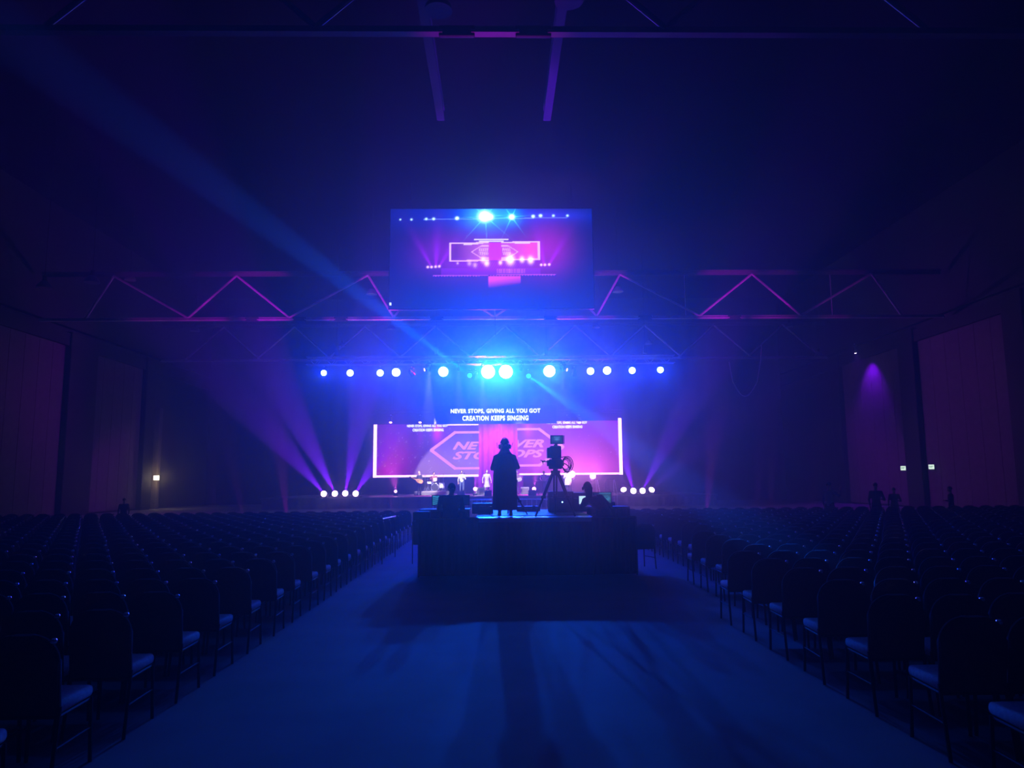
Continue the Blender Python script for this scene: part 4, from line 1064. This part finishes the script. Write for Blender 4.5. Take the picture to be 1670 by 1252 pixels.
# --- people far right behind the chairs
for px, top, Y, w, cl in ((1351, 786, 24.4, 'person in a pale top standing behind the far right chairs, raised arm', 'cloth_gr'), (1427, 787, 25.0, 'person in black standing left of the wall column at right', 'cloth_dk'),
                          (1457, 795, 27.5, 'small dark figure beside the person in black', 'cloth_dk'), (1549, 793, 26.0, 'lone dark figure before the nearest purple wall panel', 'cloth_dk')):
    p = P(px, top, Y); s = p.z/1.76; 
    person(w, (p.x, Y, 0), random.uniform(-1, 1), cl, 'cloth_dk', STAND, dict(wR=(.28, .25, 1.5), eR=(.32, .1, 1.25), dR=(.1, .3, 1)) if px == 1351 else dict(wR=(.1, .25, 1.15), eR=(.28, .05, 1.13), dR=(-.5, .8, .1)), scale=s, voxel=.02)
for px, top, Y, w in ((203, 800, 28, 'dark figure standing far left beyond the chairs'),):
    p = P(px, top+12, Y); person(w, (p.x, Y, 0), .5, 'cloth_dk', 'cloth_dk', scale=p.z/1.76*1.0, voxel=.02)

# --- hanging screen
IY = 36.5
a, b = P(637, 341, IY), P(965, 340, IY); zb_ = P(800, 502.5, IY).z; zt_ = a.z*.5+b.z*.5
t = thing('hanging_screen', 'large hanging video screen repeating the stage picture under the roof truss', 'screen', ((a.x+b.x)/2, IY, 0)); w = b.x-a.x
MB().box((0, .08, (zb_+zt_)/2), (w+.1, .12, zt_-zb_+.1)).build('frame', M['black'], t)
dots = [(653, 358, 1.3, 1), (671, 358, 1.6, 1), (695, 357, 1.8, 1), (707, 357, 2, 1.2), (745, 356, 2.4, 2), (790, 353, 7, 5), (799, 354, 4, 3), (834, 354, 3.4, 4), (869, 353, 2.3, 1.5), (881, 352, 2.3, 1.5), (902, 352, 1.9, 1), (925, 352, 1.8, 1)]
def imag(u, v):
    X = 637+328*u; Y = 340.5+162.5*v
    r, g, bb = .0005, .005, .06
    # blue haze under the lamps
    k = gs(X, Y, 795, 350, 150, 26); bb += .55*k; g += .02*k
    k = gs(X, Y, 795, 352, 45, 34); bb += .8*k; g += .10*k
    k = gs(X, Y, 792, 352, 26, 16); bb += 1.2*k; g += .75*k; r += .05*k
    k = gs(X, Y, 834, 353, 13, 12); bb += .9*k; g += .5*k
    k = gs(X, Y, 905, 352, 60, 9); bb += .35*k; g += .02*k
    k = gs(X, Y, 660, 425, 240, 60); bb += .05*k
    # purple around the LED wall
    k = gs(X, Y, 893, 405, 34, 40); r += .30*k; bb += .25*k
    k = gs(X, Y, 720, 415, 40, 34); r += .10*k; bb += .22*k
    k = gs(X, Y, 806, 415, 80, 34); r += .28*k; bb += .35*k
    # starbursts
    for cx, cy, n, L in ((791, 353, 8, 17), (834, 354, 6, 11)):
        dx, dy = X-cx, Y-cy; d = math.hypot(dx, dy); a = math.atan2(dy, dx)
        w_ = abs(math.sin(a*n/2+.25))*d
        q = math.exp(-(w_/1.6)**2)*math.exp(-d/L)*2.2; r += .12*q; g += .9*q; bb += 1.1*q
    for cx, cy, s, pw in dots:
        if abs(X-cx) < s*4 and abs(Y-cy) < s*3:
            k = gs(X, Y, cx, cy, s, s*.9)*1.6*pw; r += .6*k; g += 1.0*k; bb += 1.0*k
    if abs(Y-(358-.012*(X-700))) < .6 and (690 < X < 925): r += .15; g += .25; bb += .6
    # text block
    if 390 < Y < 392.2 and 772 < X < 829: r, g, bb = 1, .9, 1
    if 392.9 < Y < 395.2 and 780 < X < 821: r, g, bb = 1, .85, 1
    # LED wall
    y0 = 397.5-(X-733)*.017; y1 = 426.5-(X-733)*.02
    if 732.5 < X < 878.5 and y0 < Y < y1:
        mid = 796 < X < 817
        if mid: r, g, bb = .75, .03, .85
        elif X < 796:
            q = max(0, min(1, (X-745)/45)); r, g, bb = .18+.45*q, .02+.10*q, .33+.32*q
        else:
            q = max(0, min(1, (X-817)/50)); r, g, bb = .65+.30*q, .06+.02*q, .68-.1*q
            if 836 < X: r += .2*gs(X, Y, 860, 408, 14, 14)
        # hexagon
        cx, cy = 806, 411.5; dx, dy = abs(X-cx), abs(Y-cy)
        e = max(dy-10, dx+dy*1.6-37.5)
        if abs(e) < 1.3 and not mid: r, g, bb = 1.0, .45, 1.0
        if not mid and ((780 < X < 796) or (818 < X < 832)) and (405.5 < Y < 410 or 411.5 < Y < 416) and math.sin(X*2.0+Y*.5) > -.3: r, g, bb = 1.0, .5, 1.0
    if (abs(X-734) < 1.6 or abs(X-877.5) < 1.6) and y0-1.2 < Y < y1+1.2: r, g, bb = 1.0, .62, 1.0
    if 733 < X < 878 and abs(Y-y0) < 1.1 and not 796 < X < 817: r, g, bb = 1.0, .62, 1.0
    if 735 < X < 878 and abs(Y-y1) < 1.2 and not 796 < X < 817: r, g, bb = 1.0, .5, 1.0
    if (755 < X < 780 or 838 < X < 864) and 0 < Y-y0 < 2.8: r, g, bb = 1.0, .7, 1.0
    # band lights
    for cx, cy, s, pw in ((793, 430, 3.5, 1.6), (815, 429, 2.6, 1.4), (831, 424, 5.5, 2.6), (850, 424, 3.6, 1.6), (864, 425, 4.2, 2.0), (787, 424, 4, .9), (746, 430, 1.5, .8), (765, 430, 3, .6), (774, 433, 3, .6)):
        k = gs(X, Y, cx, cy, s, s*1.25)*pw; r += 1.0*k; g += .7*k; bb += .95*k
    k = gs(X, Y, 808, 434, 62, 9); r += .32*k*(.7+.3*math.sin(X*1.7+Y)); bb += .38*k
    # wing lamps
    for cx, cy in ((698, 436), (704, 436), (710.5, 435.5), (716.5, 435), (881, 433), (887, 433), (894, 432.5)):
        k = gs(X, Y, cx, cy, 1.7, 1.6)*2; r += k; g += .6*k; bb += k
    for cx, a0, L in ((703, -.55, 20), (711, .04, 26), (717, .62, 16), (886, -.2, 24), (893, .6, 20)):
        dx, dy = X-cx, 434-Y
        if dy > 0:
            q = math.exp(-((dx-a0*dy)/(1.2+dy*.13))**2)*math.exp(-dy/L); r += .35*q; bb += .85*q
    # stage front, barrier and carpet
    if 719 < X < 880 and 438 < Y < 449: r += .09; bb += .22
    if 808 < X < 855 and 439 < Y < 446 and math.sin(X*2.6) > .2: r += .5; g += .15; bb += .55
    yl = 450.6-(X-700)*.008
    if 706 < X < 905 and abs(Y-yl) < .9: r += .55; g += .08; bb += .85
    if 706 < X < 905 and 0 < Y-yl < 3 and math.sin(X*1.35) > 0: r, g, bb = .01, .005, .16
    if 795 < X < 848 and 451 < Y < 471-(X-795)*.13:
        q = (471-(X-795)*.13-Y)/18; q = max(0, min(1, q*1.3)); r += .95*q; g += .06*q; bb += .75*q
    for cx in (801, 813): k = gs(X, Y, cx, 486, 3, 3); bb += .16*k; g += .01*k
    return (r*1.2, g*1.2, bb*1.2)
grid_picture('picture', M['imag'], (-w/2, 0, zb_), 1, 1, w, zt_-zb_, 328, 162, imag, t)
MB().tube([(-w/2, -.05, zb_-.08), (w/2, -.05, zb_-.08)], .035, 8).build('bottom_bar', M['alu'], t, smooth=True)
MB().box((-w/2+.06, -.08, zb_+.22), (.10, .05, .14)).build('indicator_lamp', emat('indicator_white', (.7, .8, 1), 1.5), t)
for sx in (-1, 1): MB().tube([(sx*w*.4, .08, zt_), (sx*w*.4, .08, CZ)], .015, 6).build('hanging_cable', M['blackm'], t)
MB().tube([(.15, 0, zb_-.1), (.15, 0, zb_-.42)], .04, 6).build('cable_drop', M['alu'], t)
MB().tube([(.15, 0, zb_-.42), (.17, 0, zb_-1.4)], .012, 6).build('cable_tail', M['blackm'], t)

# --- signs on the right wall, lamp on the left wall
def exit_sign(px, py, w_):
    Y = HX*.985/((px-812)/FPX)
    p = P(px, py, Y)
    for _ in range(6): Y *= (HX-.25)/p.x; p = P(px, py, Y)
    t = thing('exit_sign', w_, 'sign', p, -PI/2-.5, 'lit exit signs on the right wall')
    t.rotation_euler = (0, 0, -.75)
    MB().box((0, .05, 0), (.30, .08, .34), bev=.01).build('housing', M['signbox'], t)
    MB().box((0, .0, .03), (.27, .02, .24)).build('face', M['exitw'], t)
    bm = text_bm('EXIT', .20, .10, bold=.02); bmesh.ops.translate(bm, vec=(-.10, -.015, -.01), verts=bm.verts)
    m_ = MB(); m_.bm.free(); m_.bm = bm; m_.build('lettering', M['exitg'], t)
    MB().box((0, .1, 0), (.06, .1, .06)).build('bracket', M['signbox'], t)
exit_sign(1473, 764, 'small lit sign left of the right wall column'); exit_sign(1519, 762, 'small lit sign right of the right wall column')
Y = 51.0
p = P(255, 779, Y)
for _ in range(8): Y *= (HX-.75)/abs(p.x); p = P(255, 779, Y)
t = thing('wall_lamp', 'small warm wall lamp glowing on the far left wall', 'lamp', (p.x, p.y, p.z))
MB().box((0, 0, 0), (.28, .28, .30), bev=.03).build('lamp_shade', M['lensW'], t); MB().box((-.2, 0, 0), (.2, .1, .1)).build('bracket', M['blackm'], t)
MB().box((-.62, .9, 2.0), (.2, .10, 4.6)) .build('wall_conduit', M['wallpanel'], t) if False else None
ld = bpy.data.lights.new('lamp_glow', 'POINT'); ld.energy = 26; ld.color = (1, .72, .30); ld.shadow_soft_size = .1
o = bpy.data.objects.new('lamp_glow', ld); COL.objects.link(o); o.parent = t; o.location = (.3, .35, 0)
tag(MB().box((0, 0, 0), (.35, .5, 7.0), bev=.02).build('wall_pilaster', M['wallpanel'], loc=(-HX+.25, p.y+1.0, 3.5)), 'pale pilaster beside the warm lamp on the left wall', 'pilaster')

# little things near the riser
for (x0, y0, x1, y1, w_) in ((624, 846, 645, 841.5, 'left one'), (673, 851, 688, 846, 'right one')):
    a, b = P(x0, y0, 16.5), P(x1, y1, 18.0)
    h_ = (a.z+b.z)/2
    t = thing('handrail', 'short metal rail glinting among the chairs left of the riser, %s' % w_, 'rail', (a.x, a.y, 0), 0, 'short rails left of the riser')
    MB().tube([(0, 0, a.z), (b.x-a.x, b.y-a.y, b.z)], .014, 8).build('top_rail', M['chrome'], t, smooth=True)
    for q in (V((0, 0, 0)), V((b.x-a.x, b.y-a.y, 0))): MB().tube([q, q+V((0, 0, a.z if q.length < .01 else b.z))], .012, 6).build('post', M['leg'], t)

# ================================================================== HAZE, WORLD, RENDER
w = bpy.data.worlds.new('World'); SC.world = w; w.use_nodes = True; nt = w.node_tree
nt.nodes['Background'].inputs['Color'].default_value = (0, 0, 0, 1); nt.nodes['Background'].inputs['Strength'].default_value = 0
out = nt.nodes['World Output']
s0 = nt.nodes.new('ShaderNodeVolumeScatter'); s0.inputs['Density'].default_value = .0022; s0.inputs['Anisotropy'].default_value = .94
s1 = nt.nodes.new('ShaderNodeVolumeScatter'); s1.inputs['Density'].default_value = .0040; s1.inputs['Anisotropy'].default_value = .78; s1.inputs['Color'].default_value = (1, 1, 1, 1)
s2 = nt.nodes.new('ShaderNodeVolumeScatter'); s2.inputs['Density'].default_value = .0028; s2.inputs['Anisotropy'].default_value = .10; s2.inputs['Color'].default_value = (1, 1, 1, 1)
ad = nt.nodes.new('ShaderNodeAddShader')
nt.links.new(s1.outputs[0], ad.inputs[0]); nt.links.new(s2.outputs[0], ad.inputs[1]); ad2 = nt.nodes.new('ShaderNodeAddShader'); nt.links.new(ad.outputs[0], ad2.inputs[0]); nt.links.new(s0.outputs[0], ad2.inputs[1]); nt.links.new(ad2.outputs[0], out.inputs['Volume'])
cy = SC.cycles
cy.max_bounces = 4; cy.diffuse_bounces = 2; cy.glossy_bounces = 2; cy.transmission_bounces = 1; cy.volume_bounces = 0
cy.sample_clamp_indirect = 3.0; cy.sample_clamp_direct = 0
cy.use_denoising = True; cy.caustics_reflective = False; cy.caustics_refractive = False
try: cy.use_light_tree = True
except Exception: pass
SC.view_settings.view_transform = 'Standard'; SC.view_settings.look = 'None'
SC.view_settings.exposure = 0; SC.view_settings.gamma = 1; SC.view_settings.use_curve_mapping = False
